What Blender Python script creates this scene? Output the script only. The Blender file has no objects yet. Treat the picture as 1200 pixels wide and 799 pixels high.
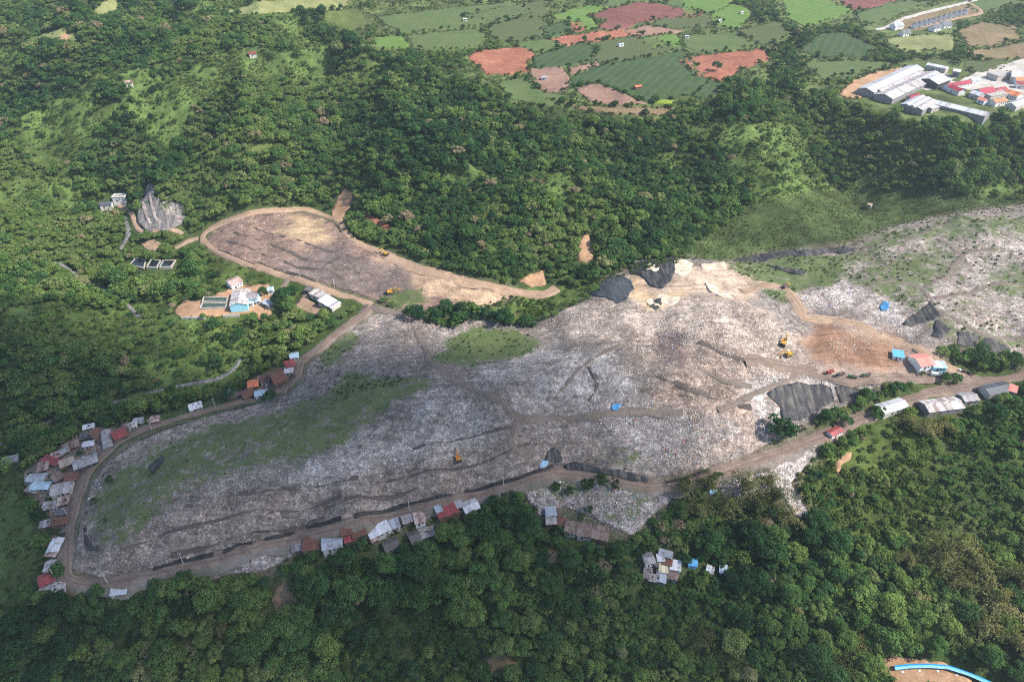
import bpy, bmesh, math, random
import numpy as np
from mathutils import Vector, Matrix
from mathutils.geometry import delaunay_2d_cdt

random.seed(7)
RNG = np.random.default_rng(11)
sc = bpy.context.scene
COL = sc.collection
R = math.radians

# ------------------------------------------------------------------ camera, sky, sun, exposure
CAM_H, PITCH, FPX = 285.0, R(37.5), 800.0
cam_d = bpy.data.cameras.new('camera'); cam = bpy.data.objects.new('camera', cam_d); COL.objects.link(cam)
cam.location = (0, 0, CAM_H); cam.rotation_euler = (R(90) - PITCH, 0, 0)
cam_d.sensor_width = 36; cam_d.lens = 24; cam_d.clip_start = 1; cam_d.clip_end = 6000
sc.camera = cam
SUN_EL, SUN_AZ = R(47), R(-12)            # azimuth from +X towards +Y
sun_dir = Vector((math.cos(SUN_EL) * math.cos(SUN_AZ), math.cos(SUN_EL) * math.sin(SUN_AZ), math.sin(SUN_EL)))
w = bpy.data.worlds.new('World'); sc.world = w; w.use_nodes = True
nt = w.node_tree; nt.nodes.clear()
sky = nt.nodes.new('ShaderNodeTexSky'); sky.sky_type = 'NISHITA'; sky.sun_disc = False
sky.sun_elevation = SUN_EL; sky.sun_rotation = R(90) - SUN_AZ; sky.altitude = 500
sky.air_density = 1.0; sky.dust_density = 1.5
bg = nt.nodes.new('ShaderNodeBackground'); bg.inputs[1].default_value = 0.15
wo = nt.nodes.new('ShaderNodeOutputWorld'); nt.links.new(sky.outputs[0], bg.inputs[0]); nt.links.new(bg.outputs[0], wo.inputs[0])
sd = bpy.data.lights.new('sun', 'SUN'); sd.energy = 5.0; sd.angle = R(0.5); sd.color = (1.0, 0.93, 0.84)
so = bpy.data.objects.new('sun', sd); COL.objects.link(so); so.rotation_euler = sun_dir.to_track_quat('Z', 'Y').to_euler()
vs = sc.view_settings; vs.view_transform = 'Standard'; vs.look = 'None'; vs.exposure = 0.8; vs.gamma = 1.0; vs.use_curve_mapping = False
sc.render.engine = 'CYCLES'
cy = sc.cycles; cy.max_bounces = 5; cy.diffuse_bounces = 2; cy.glossy_bounces = 2; cy.transmission_bounces = 3
cy.transparent_max_bounces = 12; cy.volume_bounces = 1; cy.use_denoising = False; cy.caustics_reflective = False; cy.caustics_refractive = False
cy.sample_clamp_indirect = 4; cy.filter_width = 1.1

# ------------------------------------------------------------------ photo geometry -> world
SP, CP = math.sin(PITCH), math.cos(PITCH)
def ray(u, v):
    a = (np.asarray(u, float) - 600) / FPX; b = -(np.asarray(v, float) - 399.5) / FPX
    return a, CP + b * SP, -SP + b * CP
def proj(x, y, z):
    dz = z - CAM_H
    d = y * CP - dz * SP; up = y * SP + dz * CP
    return 600 + FPX * x / d, 399.5 - FPX * up / d, d
def at_z(u, v, z):
    dx, dy, dz = ray(u, v); t = (z - CAM_H) / dz
    return dx * t, dy * t
def vnoise(x, y, s, seed):
    x = np.asarray(x, float) / s + 1000.5; y = np.asarray(y, float) / s + 1000.5
    xi = np.floor(x).astype(np.int64); yi = np.floor(y).astype(np.int64); fx = x - xi; fy = y - yi
    fx = fx * fx * (3 - 2 * fx); fy = fy * fy * (3 - 2 * fy)
    def h(i, j):
        n = (i * 374761393 + j * 668265263 + seed * 144269504) & 0x7fffffff
        n = ((n ^ (n >> 13)) * 1274126177) & 0x7fffffff
        return ((n ^ (n >> 16)) & 0xffff) / 65535.0
    a = h(xi, yi); b = h(xi + 1, yi); c = h(xi, yi + 1); d = h(xi + 1, yi + 1)
    return (a + (b - a) * fx) * (1 - fy) + (c + (d - c) * fx) * fy
def fbm(x, y, s, seed, o=4):
    r = 0; a = 1; t = 0
    for i in range(o):
        r = r + a * vnoise(x, y, s / 2 ** i, seed + i * 17); t += a; a *= .5
    return r / t
def pip(u, v, poly):
    u = np.asarray(u); v = np.asarray(v); ins = np.zeros(u.shape, bool); n = len(poly)
    for i in range(n):
        x0, y0 = poly[i]; x1, y1 = poly[(i + 1) % n]
        if y0 == y1: continue
        ins ^= ((y0 > v) != (y1 > v)) & (u < (x1 - x0) * (v - y0) / (y1 - y0) + x0)
    return ins

# heights: pixel positions with the height of the ground there
CTRL = [
 # perimeter road and mound
 (1200,440,19),(1150,447,17),(1060,472,13),(960,512,8),(880,540,5),(800,563,2),(740,567,1),(660,553,1),(560,577,0),(450,604,-1),(340,630,-2),(220,660,-3),(130,680,-4),(80,676,-4),
 (82,620,-4),(100,560,-3),(150,512,-2),(250,480,-1),(330,458,1),(352,425,3),(400,385,6),(435,360,8),
 (240,282,8),(300,312,8),(340,322,8),(400,343,8),(290,285,13),(340,290,16),(400,315,16),(330,252,17),(390,262,19),(450,320,15),(520,340,13),(480,358,11),(600,345,10),
 (160,640,4),(300,610,7),(420,590,9),(520,560,10),(600,535,12),(200,560,10),(280,530,15),(400,510,21),(500,470,24),(560,450,25),(640,450,27),(700,400,26),(780,380,35),(840,400,37),(740,470,22),(820,460,27),(880,430,30),(700,510,12),(800,520,12),(860,500,16),(760,550,3),
 (660,365,16),(720,340,22),(790,310,24),(850,320,25),(640,390,13),(600,400,10),(540,400,9),(460,400,10),(430,430,11),(560,370,9),(380,440,8),(320,480,4),(240,500,5),(650,335,12),
 (960,380,26),(1000,420,22),(1080,430,19),(930,470,15),(960,480,11),(1040,390,24),(1100,380,28),(1180,410,22),(1180,330,34),(1100,300,34),(1000,330,27),(900,320,24),(1200,260,36),(1100,240,34),(960,230,30),(870,270,24),(760,290,19),
 # foot of the forest slope and the plateau
 (680,300,20),(560,310,20),(460,280,24),(400,230,27),(300,230,27),(500,220,42),(620,220,42),(740,220,42),(840,200,42),(920,190,43),(1000,200,36),(1080,200,38),(1180,210,40),(1100,165,58),(1180,165,60),(980,150,60),
 (580,110,72),(660,118,72),(780,128,70),(880,115,69),(940,110,68),(1000,115,67),(1080,130,66),(1180,130,67),(1060,95,68),(1190,95,70),(1100,30,78),(1190,20,82),(1000,40,76),(900,40,76),(800,60,75),(700,70,77),(620,60,79),(700,10,86),(850,5,85),(1000,0,84),(1200,0,86),(560,20,90),(480,60,86),(420,110,74),(440,10,96),
 (340,150,62),(300,80,80),(300,10,104),(200,120,66),(200,50,92),(100,100,70),(100,20,105),(0,100,62),(0,20,100),(100,180,38),(0,190,32),(220,180,42),(180,225,24),(210,262,10),(130,235,6),
 # stream valley on the left
 (147,260,-2),(80,315,-8),(135,345,-12),(160,370,-14),(270,435,-10),(215,452,-14),(150,468,-17),(60,492,-20),(0,520,-23),(60,430,-6),(0,400,0),(60,370,0),(0,320,10),(60,270,6),(0,260,16),(200,400,-4),(180,310,0),(260,355,3),(310,345,5),(300,390,1),(330,385,3),(370,350,7),
 (60,560,-7),(20,560,-14),(40,620,-9),(0,620,-18),(60,690,-8),(0,680,-22),
 # wooded ground this side of the road
 (100,720,-16),(220,700,-14),(350,665,-9),(460,635,-6),(560,610,-5),(640,600,-5),(700,620,-6),(780,600,-6),(850,590,-5),(930,590,-4),(990,560,0),(1060,520,6),(1140,490,12),(1200,480,15),
 (100,799,-34),(300,799,-34),(500,799,-32),(700,799,-32),(900,799,-30),(1040,790,-24),(1150,799,-20),(1200,720,-12),(1100,680,-12),(1000,680,-16),(1200,600,0),(1080,600,-4),(800,690,-18),(600,720,-20),(400,720,-20),
 # beyond the frame
 (-150,520,-26),(-150,350,12),(-150,200,34),(-200,60,80),(-150,700,-30),(-150,900,-40),(300,950,-42),(700,950,-42),(1100,950,-36),(1350,900,-20),(1350,700,-4),(1350,550,12),(1350,440,22),(1350,330,34),(1350,220,40),(1350,120,70),(1400,20,84),
]
cu = np.array([c[0] for c in CTRL], float); cv = np.array([c[1] for c in CTRL], float); cz = np.array([c[2] for c in CTRL], float)
cx, cyy = at_z(cu, cv, cz)
ex = [(-900, 1300, 125), (0, 1350, 108), (900, 1300, 100), (-900, 700, 60), (950, 700, 62), (-700, 60, -40), (700, 60, -10), (0, 40, -48), (-900, 1000, 100), (900, 1000, 86), (500,1250,98), (-450,1250,122)]
cx = np.r_[cx, [e[0] for e in ex]]; cyy = np.r_[cyy, [e[1] for e in ex]]; cz = np.r_[cz, [e[2] for e in ex]]
def tps(r2): return 0.5 * r2 * np.log(r2 + 1e-9)
def fit():
    n = len(cx); X = cx / 300; Y = cyy / 300
    A = tps((X[:, None] - X) ** 2 + (Y[:, None] - Y) ** 2) + np.eye(n) * 2e-4
    Pm = np.c_[np.ones(n), X, Y]
    M = np.block([[A, Pm], [Pm.T, np.zeros((3, 3))]])
    return np.linalg.solve(M, np.r_[cz, 0, 0, 0])
WT = fit()
def base_z(x, y):
    x = np.asarray(x, float) / 300; y = np.asarray(y, float) / 300
    r = WT[-3] + WT[-2] * x + WT[-1] * y
    for i in range(len(cx)):
        r = r + WT[i] * tps((x - cx[i] / 300) ** 2 + (y - cyy[i] / 300) ** 2)
    return np.clip(r, -55, 135)

MAIN = [(85,668),(90,640),(97,605),(108,568),(127,542),(158,519),(205,500),(255,486),(305,473),(338,463),(356,447),(363,427),(390,405),(420,382),(440,368),(470,370),(500,376),(530,385),(556,372),(590,380),(625,384),(655,366),(690,350),(705,332),(722,318),(745,306),(790,302),(850,308),(885,300),(930,293),(985,290),(1005,284),(1040,268),(1090,255),(1130,250),(1200,240),(1290,240),(1290,420),(1200,424),(1160,415),(1130,408),(1105,409),(1095,418),(1110,430),(1128,436),(1090,440),(1060,438),(1035,446),(1012,462),(990,478),(965,490),(940,500),(915,512),(880,530),(830,549),(790,557),(760,560),(720,552),(690,547),(640,546),(600,559),(500,586),(400,608),(280,639),(180,665),(120,676)]
TERR = [(243,284),(252,270),(285,255),(325,250),(365,251),(390,262),(404,278),(430,293),(470,309),(520,325),(570,337),(612,344),(590,352),(560,361),(520,366),(480,364),(440,350),(400,338),(340,318),(300,308),(262,296)]
SPILL1 = [(612,566),(640,560),(700,567),(760,577),(800,572),(790,584),(768,600),(742,628),(715,616),(690,604),(660,592),(632,604),(618,585)]
SPILL2 = [(838,566),(880,551),(915,536),(950,520),(962,526),(940,550),(926,566),(944,596),(948,606),(932,606),(914,576),(888,574),(850,584)]
SPILL3 = [(232,671),(300,649),(400,624),(455,611),(520,596),(560,588),(548,598),(505,606),(470,613),(430,625),(340,652),(310,668),(270,672),(248,680)]

GS = 2.5; GX0, GX1, GY0, GY1 = -860., 860., 60., 1260.
gx = np.arange(GX0, GX1 + .1, GS); gy = np.arange(GY0, GY1 + .1, GS)
XX, YY = np.meshgrid(gx, gy)
ZG = base_z(XX, YY)
U0, V0, D0 = proj(XX, YY, ZG)
def blur(a, k):
    for ax in (0, 1):
        p = np.pad(a, [(k, k) if i == ax else (0, 0) for i in (0, 1)], mode='edge'); c = np.cumsum(p, axis=ax)
        n = 2 * k + 1
        if ax == 0: c = np.vstack([np.zeros((1, c.shape[1])), c]); a = (c[n:] - c[:-n]) / n
        else: c = np.hstack([np.zeros((c.shape[0], 1)), c]); a = (c[:, n:] - c[:, :-n]) / n
    return a
FARM = [(420,-40),(1300,-40),(1300,135),(1150,140),(1080,146),(1010,130),(960,112),(900,102),(830,128),(760,140),(680,130),(600,120),(560,95),(500,75),(430,60),(400,20)]
wild = 1.0 - (pip(U0, V0, MAIN) | pip(U0, V0, TERR) | pip(U0, V0, FARM)).astype(float)
near_road = np.zeros_like(wild)
wild = blur(wild, 4)
ZG = ZG + wild * ((fbm(XX, YY, 70, 3) - .5) * 11 + (fbm(XX, YY, 28, 9, 3) - .5) * 4) * np.clip((YY - 140) / 220, .35, 1)
far_ = blur(wild * np.clip((YY - 470) / 90, 0, 1), 8)
ZG = ZG + far_ * ((1 - np.abs(fbm(XX * .9 + YY * .35, YY * .8 - XX * .3, 130, 13, 3) - .5) * 4) - .45) * 27
mainm = blur((pip(U0, V0, MAIN) | pip(U0, V0, TERR)).astype(float), 2)
ZG = ZG + mainm * ((fbm(XX, YY, 38, 21, 3) - .5) * 9.0 + (fbm(XX, YY, 13, 5, 3) - .5) * 3.4)
def Z(x, y):
    x = np.asarray(x, float); y = np.asarray(y, float)
    fx = np.clip((x - GX0) / GS, 0, len(gx) - 1.001); fy = np.clip((y - GY0) / GS, 0, len(gy) - 1.001)
    i = fx.astype(int); j = fy.astype(int); a = fx - i; b = fy - j
    return (ZG[j, i] * (1 - a) + ZG[j, i + 1] * a) * (1 - b) + (ZG[j + 1, i] * (1 - a) + ZG[j + 1, i + 1] * a) * b
def ground(u, v, h=0.0):
    """where the line of sight through (u, v) meets the ground raised by h"""
    u = np.atleast_1d(np.asarray(u, float)); v = np.atleast_1d(np.asarray(v, float))
    dx, dy, dz = ray(u, v)
    lo = np.full(u.shape, 120.); hi = np.full(u.shape, np.nan); t = lo.copy()
    for k in range(260):
        t = t + 6
        below = (CAM_H + dz * t) < Z(dx * t, dy * t) + h
        hi = np.where(np.isnan(hi) & below, t, hi)
    hi = np.where(np.isnan(hi), t, hi); lo = hi - 6
    for k in range(14):
        m = (lo + hi) / 2; below = (CAM_H + dz * m) < Z(dx * m, dy * m) + h
        hi = np.where(below, m, hi); lo = np.where(below, lo, m)
    return dx * hi, dy * hi, CAM_H + dz * hi
def G1(u, v, h=0.0):
    x, y, z = ground(u, v, h); return Vector((x[0], y[0], z[0]))

# ------------------------------------------------------------------ helpers: objects and materials
def tag(o, label=None, cat=None, group=None, kind=None):
    if label: o['label'] = label
    if cat: o['category'] = cat
    if group: o['group'] = group
    if kind: o['kind'] = kind
    return o
def empty(name, loc, rz=0.0):
    o = bpy.data.objects.new(name, None); COL.objects.link(o); o.location = loc; o.rotation_euler = (0, 0, rz); o.empty_display_size = .5
    return o
def link(name, me, mat=None, parent=None):
    o = bpy.data.objects.new(name, me); COL.objects.link(o)
    if mat is not None and len(me.materials) == 0: me.materials.append(mat)
    if parent is not None: o.parent = parent
    return o
def np_mesh(name, V, F, smooth=False):
    me = bpy.data.meshes.new(name); V = np.asarray(V, np.float32); F = np.asarray(F, np.int32); n = F.shape[1]
    me.vertices.add(len(V)); me.vertices.foreach_set('co', V.ravel())
    me.loops.add(F.size); me.loops.foreach_set('vertex_index', F.ravel())
    me.polygons.add(len(F)); me.polygons.foreach_set('loop_start', np.arange(0, F.size, n, dtype=np.int32))
    me.update(calc_edges=True)
    if smooth: me.polygons.foreach_set('use_smooth', np.ones(len(F), bool))
    return me
def set_attr(me, name, kind, dom, data):
    a = me.attributes.new(name, kind, dom); d = np.asarray(data, np.float32)
    if kind == 'FLOAT_COLOR':
        if d.shape[1] == 3: d = np.c_[d, np.ones(len(d), np.float32)]
        a.data.foreach_set('color', d.astype(np.float32).ravel())
    else: a.data.foreach_set('value', d.ravel())
class MB:
    def __init__(s): s.v = []; s.f = []; s.t = []
    def add(s, vs, fs, tint=.5):
        b = len(s.v); s.v += [tuple(p) for p in vs]; s.f += [tuple(i + b for i in q) for q in fs]; s.t += [tint] * len(fs)
    def box(s, x0, x1, y0, y1, z0, z1, tint=.5):
        s.add([(x0,y0,z0),(x1,y0,z0),(x1,y1,z0),(x0,y1,z0),(x0,y0,z1),(x1,y0,z1),(x1,y1,z1),(x0,y1,z1)],
              [(3,2,1,0),(4,5,6,7),(0,1,5,4),(1,2,6,5),(2,3,7,6),(3,0,4,7)], tint)
    def slab(s, quad, th, tint=.5):
        q = [Vector(p) for p in quad]; n = (q[1] - q[0]).cross(q[3] - q[0]).normalized() * th
        s.add([p for p in q] + [p - n for p in q], [(0,1,2,3),(7,6,5,4),(1,0,4,5),(2,1,5,6),(3,2,6,7),(0,3,7,4)], tint)
    def tube(s, pts, rad, n=6, tint=.5, cap=True):
        pts = [Vector(p) for p in pts]; b = len(s.v); rr = rad if isinstance(rad, (list, tuple)) else [rad] * len(pts)
        for i, p in enumerate(pts):
            d = (pts[min(i + 1, len(pts) - 1)] - pts[max(i - 1, 0)]).normalized(); a = d.orthogonal().normalized(); c = d.cross(a)
            for k in range(n):
                th = 2 * math.pi * k / n; s.v.append(tuple(p + (a * math.cos(th) + c * math.sin(th)) * rr[i]))
        for i in range(len(pts) - 1):
            for k in range(n): s.f.append((b + i*n + k, b + i*n + (k+1) % n, b + (i+1)*n + (k+1) % n, b + (i+1)*n + k)); s.t.append(tint)
        if cap:
            s.f.append(tuple(b + k for k in reversed(range(n)))); s.f.append(tuple(b + (len(pts)-1)*n + k for k in range(n))); s.t += [tint, tint]
    def prism(s, prof, y0, y1, tint=.5):
        """prof: list of (x, z) counter-clockwise, extruded along y"""
        n = len(prof); s.add([(x, y0, z) for x, z in prof] + [(x, y1, z) for x, z in prof],
            [tuple(range(n)), tuple(reversed(range(n, 2*n)))] + [((i+1) % n, i, i + n, (i+1) % n + n) for i in range(n)], tint)
    def mesh(s, name, smooth=False):
        me = bpy.data.meshes.new(name); me.from_pydata(s.v, [], s.f); me.update()
        a = me.attributes.new('tint', 'FLOAT', 'FACE'); a.data.foreach_set('value', np.array(s.t, np.float32))
        if smooth: me.polygons.foreach_set('use_smooth', np.ones(len(s.f), bool))
        return me
    def build(s, name, mat, parent=None, smooth=False): return link(name, s.mesh(name, smooth), mat, parent)

class NT:
    """small node-graph helper"""
    def __init__(s, name):
        s.m = bpy.data.materials.new(name); s.m.use_nodes = True; s.t = s.m.node_tree; s.t.nodes.clear()
        s.out = s.n('ShaderNodeOutputMaterial')
    def n(s, ty, **kw):
        nd = s.t.nodes.new(ty)
        for k, v in kw.items(): setattr(nd, k, v)
        return nd
    def put(s, sock, val):
        if isinstance(val, bpy.types.NodeSocket): s.t.links.new(val, sock)
        elif isinstance(val, (tuple, list)) and len(val) == 3 and sock.type == 'RGBA': sock.default_value = (*val, 1)
        else: sock.default_value = val
    def pos(s): return s.n('ShaderNodeNewGeometry').outputs['Position']
    def obj(s): return s.n('ShaderNodeTexCoord').outputs['Object']
    def attr(s, name, ty='GEOMETRY', out='Fac'): return s.n('ShaderNodeAttribute', attribute_name=name, attribute_type=ty).outputs[out]
    def noise(s, vec, scale, detail=4, rough=.55, out='Fac'):
        k = s.n('ShaderNodeTexNoise'); s.put(k.inputs['Vector'], vec); k.inputs['Scale'].default_value = scale; k.inputs['Detail'].default_value = detail; k.inputs['Roughness'].default_value = rough
        return k.outputs[out]
    def voro(s, vec, scale, out='Color', feature='F1'):
        k = s.n('ShaderNodeTexVoronoi', feature=feature); s.put(k.inputs['Vector'], vec); k.inputs['Scale'].default_value = scale
        return k.outputs[out]
    def math(s, op, a, b=0.0, clamp=False):
        k = s.n('ShaderNodeMath', operation=op, use_clamp=clamp); s.put(k.inputs[0], a); s.put(k.inputs[1], b); return k.outputs[0]
    def ramp(s, fac, stops, interp='LINEAR'):
        k = s.n('ShaderNodeValToRGB'); s.put(k.inputs[0], fac); e = k.color_ramp; e.interpolation = interp
        while len(e.elements) < len(stops): e.elements.new(.5)
        for el, (p, c) in zip(e.elements, stops):
            el.position = p; el.color = (*c, 1) if isinstance(c, (tuple, list)) else (c, c, c, 1)
        return k.outputs[0]
    def mix(s, fac, a, b, mode='MIX'):
        k = s.n('ShaderNodeMix', data_type='RGBA', blend_type=mode); s.put(k.inputs[0], fac); s.put(k.inputs[6], a); s.put(k.inputs[7], b); return k.outputs[2]
    def sep(s, c):
        k = s.n('ShaderNodeSeparateColor'); s.put(k.inputs[0], c); return k.outputs
    def bump(s, h, strength=.5, dist=.2):
        k = s.n('ShaderNodeBump'); s.put(k.inputs['Height'], h); k.inputs['Strength'].default_value = strength; k.inputs['Distance'].default_value = dist; return k.outputs[0]
    def principled(s, col, rough=.85, normal=None, metal=0.0, spec=.3):
        p = s.n('ShaderNodeBsdfPrincipled'); s.put(p.inputs['Base Color'], col); s.put(p.inputs['Roughness'], rough); s.put(p.inputs['Metallic'], metal); s.put(p.inputs['Specular IOR Level'], spec)
        if normal is not None: s.put(p.inputs['Normal'], normal)
        s.t.links.new(p.outputs[0], s.out.inputs[0]); return s.m

def mat_ground():
    k = NT('forest_floor'); p = k.pos(); c = k.attr('base', out='Color')
    n = k.noise(p, .12, 5); f = k.noise(p, .9, 4)
    v = k.math('MULTIPLY', k.ramp(n, [(.3, .65), (.7, 1.35)]), k.ramp(f, [(.3, .6), (.7, 1.4)]))
    c2 = k.mix(1.0, c, v, 'MULTIPLY')
    return k.principled(c2, .95, k.bump(f, .8, .5), spec=.1)
def mat_waste(name='waste', strength=1.0):
    k = NT(name); p = k.pos(); base = k.attr('base', out='Color'); veg = k.attr('veg'); soil = k.attr('soil')
    mp = k.n('ShaderNodeMapping'); k.put(mp.inputs[0], p); mp.inputs['Rotation'].default_value = (0, 0, -.22); mp.inputs['Scale'].default_value = (.035, .34, .2); st = k.noise(mp.outputs[0], 1.0, 5, .65); r = k.sep(k.voro(p, 1.5)); r2 = k.sep(k.voro(p, 3.0)); r3 = k.sep(k.voro(p, .42))
    a = k.ramp(r[0], [(0, .60), (.35, .80), (.6, .95), (.82, 1.12), (.93, 1.32), (.985, 1.75)])
    b = k.ramp(r2[0], [(0, .72), (.5, .95), (.9, 1.2), (1, 1.5)])
    d = k.ramp(r3[0], [(0, .72), (1, 1.3)])
    big = k.math('MULTIPLY', k.ramp(k.noise(p, .05, 5, .6), [(.3, .68), (.7, 1.32)]), k.ramp(k.noise(p, .22, 5, .7), [(.3, .76), (.7, 1.24)])); big = k.math('MULTIPLY', big, k.ramp(st, [(.32, .70), (.5, 1.), (.68, 1.2)]))
    sp = k.math('MULTIPLY', k.math('MULTIPLY', a, b), k.math('MULTIPLY', d, big))
    sp = k.mix(soil, sp, k.math('MULTIPLY', big, k.ramp(k.noise(p, .8, 5, .7), [(.3, .72), (.7, 1.25)])))
    base = k.mix(k.math('MULTIPLY', k.ramp(k.noise(p, .022, 5, .65), [(.44, 0.), (.62, .62)]), k.math('SUBTRACT', 1.0, k.math('MULTIPLY', soil, .6))), base, (.135, .105, .085)); c = k.mix(1.0, base, sp, 'MULTIPLY')
    tone = k.ramp(r[1], [(0, (.96, .98, 1.05)), (.45, (1, 1, 1)), (.8, (1.06, 1, .95)), (.93, (1.16, .97, .88)), (.975, (.82, 1.0, 1.2))], 'CONSTANT')
    c = k.mix(k.math('SUBTRACT', 1.0, soil, True), c, k.mix(1.0, c, tone, 'MULTIPLY'))
    gn = k.noise(p, .16, 6, .7); g2 = k.noise(p, .85, 4, .7)
    gf = k.math('ADD', k.math('MULTIPLY', gn, .60), k.math('MULTIPLY', g2, .40))
    gm = k.ramp(k.math('ADD', k.math('MULTIPLY', veg, .62), k.math('MULTIPLY', k.math('MULTIPLY', k.math('SUBTRACT', gf, .5), 2.3), k.math('MULTIPLY', veg, 3.0, True))), [(.24, 0.), (.44, 1.)])
    gc = k.ramp(k.math('ADD', k.math('MULTIPLY', g2, .6), k.math('MULTIPLY', k.noise(p, .07, 3), .4)), [(.3, (.048, .074, .024)), (.5, (.090, .122, .042)), (.7, (.16, .175, .08))])
    c = k.mix(gm, c, gc)
    h = k.math('ADD', k.math('MULTIPLY', r[2], .8), k.math('MULTIPLY', r2[1], .35))
    return k.principled(c, .85, k.bump(h, .9, .55), spec=.2)
def mat_soil(name, c0, c1, scale=.35, rough=.95, bump=.5):
    k = NT(name); p = k.pos(); n = k.noise(p, scale, 6, .65); f = k.noise(p, scale * 6, 4, .6)
    c = k.mix(k.ramp(n, [(.3, 0.), (.7, 1.)]), c0, c1); c = k.mix(1.0, c, k.ramp(k.noise(p, scale * .35, 5, .7), [(.3, .72), (.7, 1.25)]), 'MULTIPLY'); c = k.mix(1.0, c, k.ramp(f, [(.25, .7), (.75, 1.3)]), 'MULTIPLY')
    return k.principled(c, rough, k.bump(f, bump, .3), spec=.15)
def mat_crop(name, c0, c1, ang, spacing=9.0, soil=(.10, .085, .045), amount=.17):
    k = NT(name); p = k.pos(); m = k.n('ShaderNodeMapping'); k.put(m.inputs[0], p); m.inputs['Rotation'].default_value = (0, 0, ang)
    wv = k.n('ShaderNodeTexWave'); k.put(wv.inputs[0], m.outputs[0]); wv.inputs['Scale'].default_value = .314 / spacing * 1.0; wv.inputs['Distortion'].default_value = 3.5; wv.inputs['Detail'].default_value = 3; wv.inputs['Detail Scale'].default_value = .8
    n = k.noise(p, .06, 5, .6); f = k.noise(p, 1.2, 4, .7)
    c = k.mix(k.ramp(n, [(.3, 0.), (.7, 1.)]), c0, c1)
    c = k.mix(k.math('MULTIPLY', k.ramp(wv.outputs['Fac'], [(.35, 1.), (.6, 0.)]), amount), c, soil)
    c = k.mix(1.0, c, k.ramp(f, [(.25, .7), (.75, 1.3)]), 'MULTIPLY')
    return k.principled(c, .95, k.bump(wv.outputs['Fac'], .6, .5), spec=.1)
def mat_leaf(name, cols, trans=.33, attr='hue'):
    k = NT(name); h = k.attr(attr, 'INSTANCER'); t = k.attr('tint')
    p = k.n('ShaderNodeObjectInfo').outputs['Random']
    hh = k.math('ADD', h, k.math('MULTIPLY', k.math('SUBTRACT', p, .5), .16), True)
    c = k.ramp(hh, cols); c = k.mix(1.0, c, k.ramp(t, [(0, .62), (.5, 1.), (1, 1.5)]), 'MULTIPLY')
    d = k.n('ShaderNodeBsdfDiffuse'); k.put(d.inputs[0], c)
    tr = k.n('ShaderNodeBsdfTranslucent'); k.put(tr.inputs[0], k.mix(1.0, c, (1.15, 1.25, .6), 'MULTIPLY'))
    mx = k.n('ShaderNodeMixShader'); mx.inputs[0].default_value = trans; k.t.links.new(d.outputs[0], mx.inputs[1]); k.t.links.new(tr.outputs[0], mx.inputs[2])
    k.t.links.new(mx.outputs[0], k.out.inputs[0]); return k.m
def mat_metal(name, col, rust=.25, rough=.5, metal=.0):
    k = NT(name); p = k.pos(); t = k.attr('tint'); n = k.noise(p, .55, 5, .7); f = k.noise(p, 2.5, 3, .6)
    c = k.mix(1.0, col, k.ramp(t, [(0, .62), (.5, 1.), (1, 1.3)]), 'MULTIPLY')
    c = k.mix(1.0, c, k.ramp(f, [(.3, .82), (.7, 1.12)]), 'MULTIPLY')
    rf = k.ramp(k.math('ADD', n, k.math('MULTIPLY', k.math('SUBTRACT', t, .5), -.22)), [(.62 - rust * .45, 0.), (.72 - rust * .35, 1.)])
    c = k.mix(k.math('MULTIPLY', rf, min(1., .35 + rust)), c, k.ramp(f, [(.3, (.085, .035, .022)), (.7, (.17, .075, .045))]))
    return k.principled(c, rough, None, metal, .35)
def mat_plain(name, col, rough=.7, var=.25, scale=.8, spec=.3, metal=0.0):
    k = NT(name); p = k.pos(); n = k.noise(p, scale, 5, .65); t = k.attr('tint')
    c = k.mix(1.0, col, k.ramp(n, [(.3, 1 - var), (.7, 1 + var)]), 'MULTIPLY')
    return k.principled(c, rough, None, metal, spec)
def mat_tint(name):
    k = NT(name); c = k.attr('col', out='Color'); return k.principled(c, .75, spec=.25)
def mat_liner(name, col=(.026, .028, .032), dust=.26, rough=.6):
    k = NT(name); p = k.pos(); mp = k.n('ShaderNodeMapping'); k.put(mp.inputs[0], p); mp.inputs['Rotation'].default_value = (0, 0, .3); mp.inputs['Scale'].default_value = (.5, .06, .1); n = k.math('ADD', k.math('MULTIPLY', k.noise(mp.outputs[0], 1.0, 5, .65), .7), k.math('MULTIPLY', k.noise(p, .22, 6, .65), .3)); f = k.noise(p, 1.6, 4, .6)
    c = k.mix(k.math('MULTIPLY', k.ramp(n, [(.46, 0.), (.66, 1.)]), dust * 1.9), col, (.22, .19, .16)); c = k.mix(1.0, c, k.ramp(f, [(.25, .65), (.75, 1.4)]), 'MULTIPLY')
    return k.principled(c, rough, k.bump(f, .6, .4), spec=.15)

def mat_rock():
    k = NT('quarried_rock'); p = k.pos(); mp = k.n('ShaderNodeMapping'); k.put(mp.inputs[0], p); mp.inputs['Rotation'].default_value = (0, 0, .35); mp.inputs['Scale'].default_value = (.42, .07, .12)
    a = k.noise(mp.outputs[0], 1.0, 7, .75); b = k.noise(p, .5, 5, .7); c = k.ramp(k.math('ADD', k.math('MULTIPLY', a, .65), k.math('MULTIPLY', b, .35)), [(.36, (.045, .045, .048)), (.47, (.13, .12, .12)), (.54, (.20, .18, .175)), (.62, (.38, .33, .28))])
    g = k.ramp(k.noise(p, .12, 5, .7), [(.55, 0.), (.62, 1.)]); c = k.mix(g, c, (.06, .085, .03)); return k.principled(c, .9, k.bump(b, 1., .8), spec=.15)
M = {}
M['ground'] = mat_ground(); M['waste'] = mat_waste(); M['chips'] = mat_tint('litter_plastic')
M['road'] = mat_soil('dirt_road', (.15, .115, .095), (.27, .205, .165), .22)
M['track'] = mat_soil('waste_track', (.13, .105, .09), (.20, .165, .14), .3)
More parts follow.
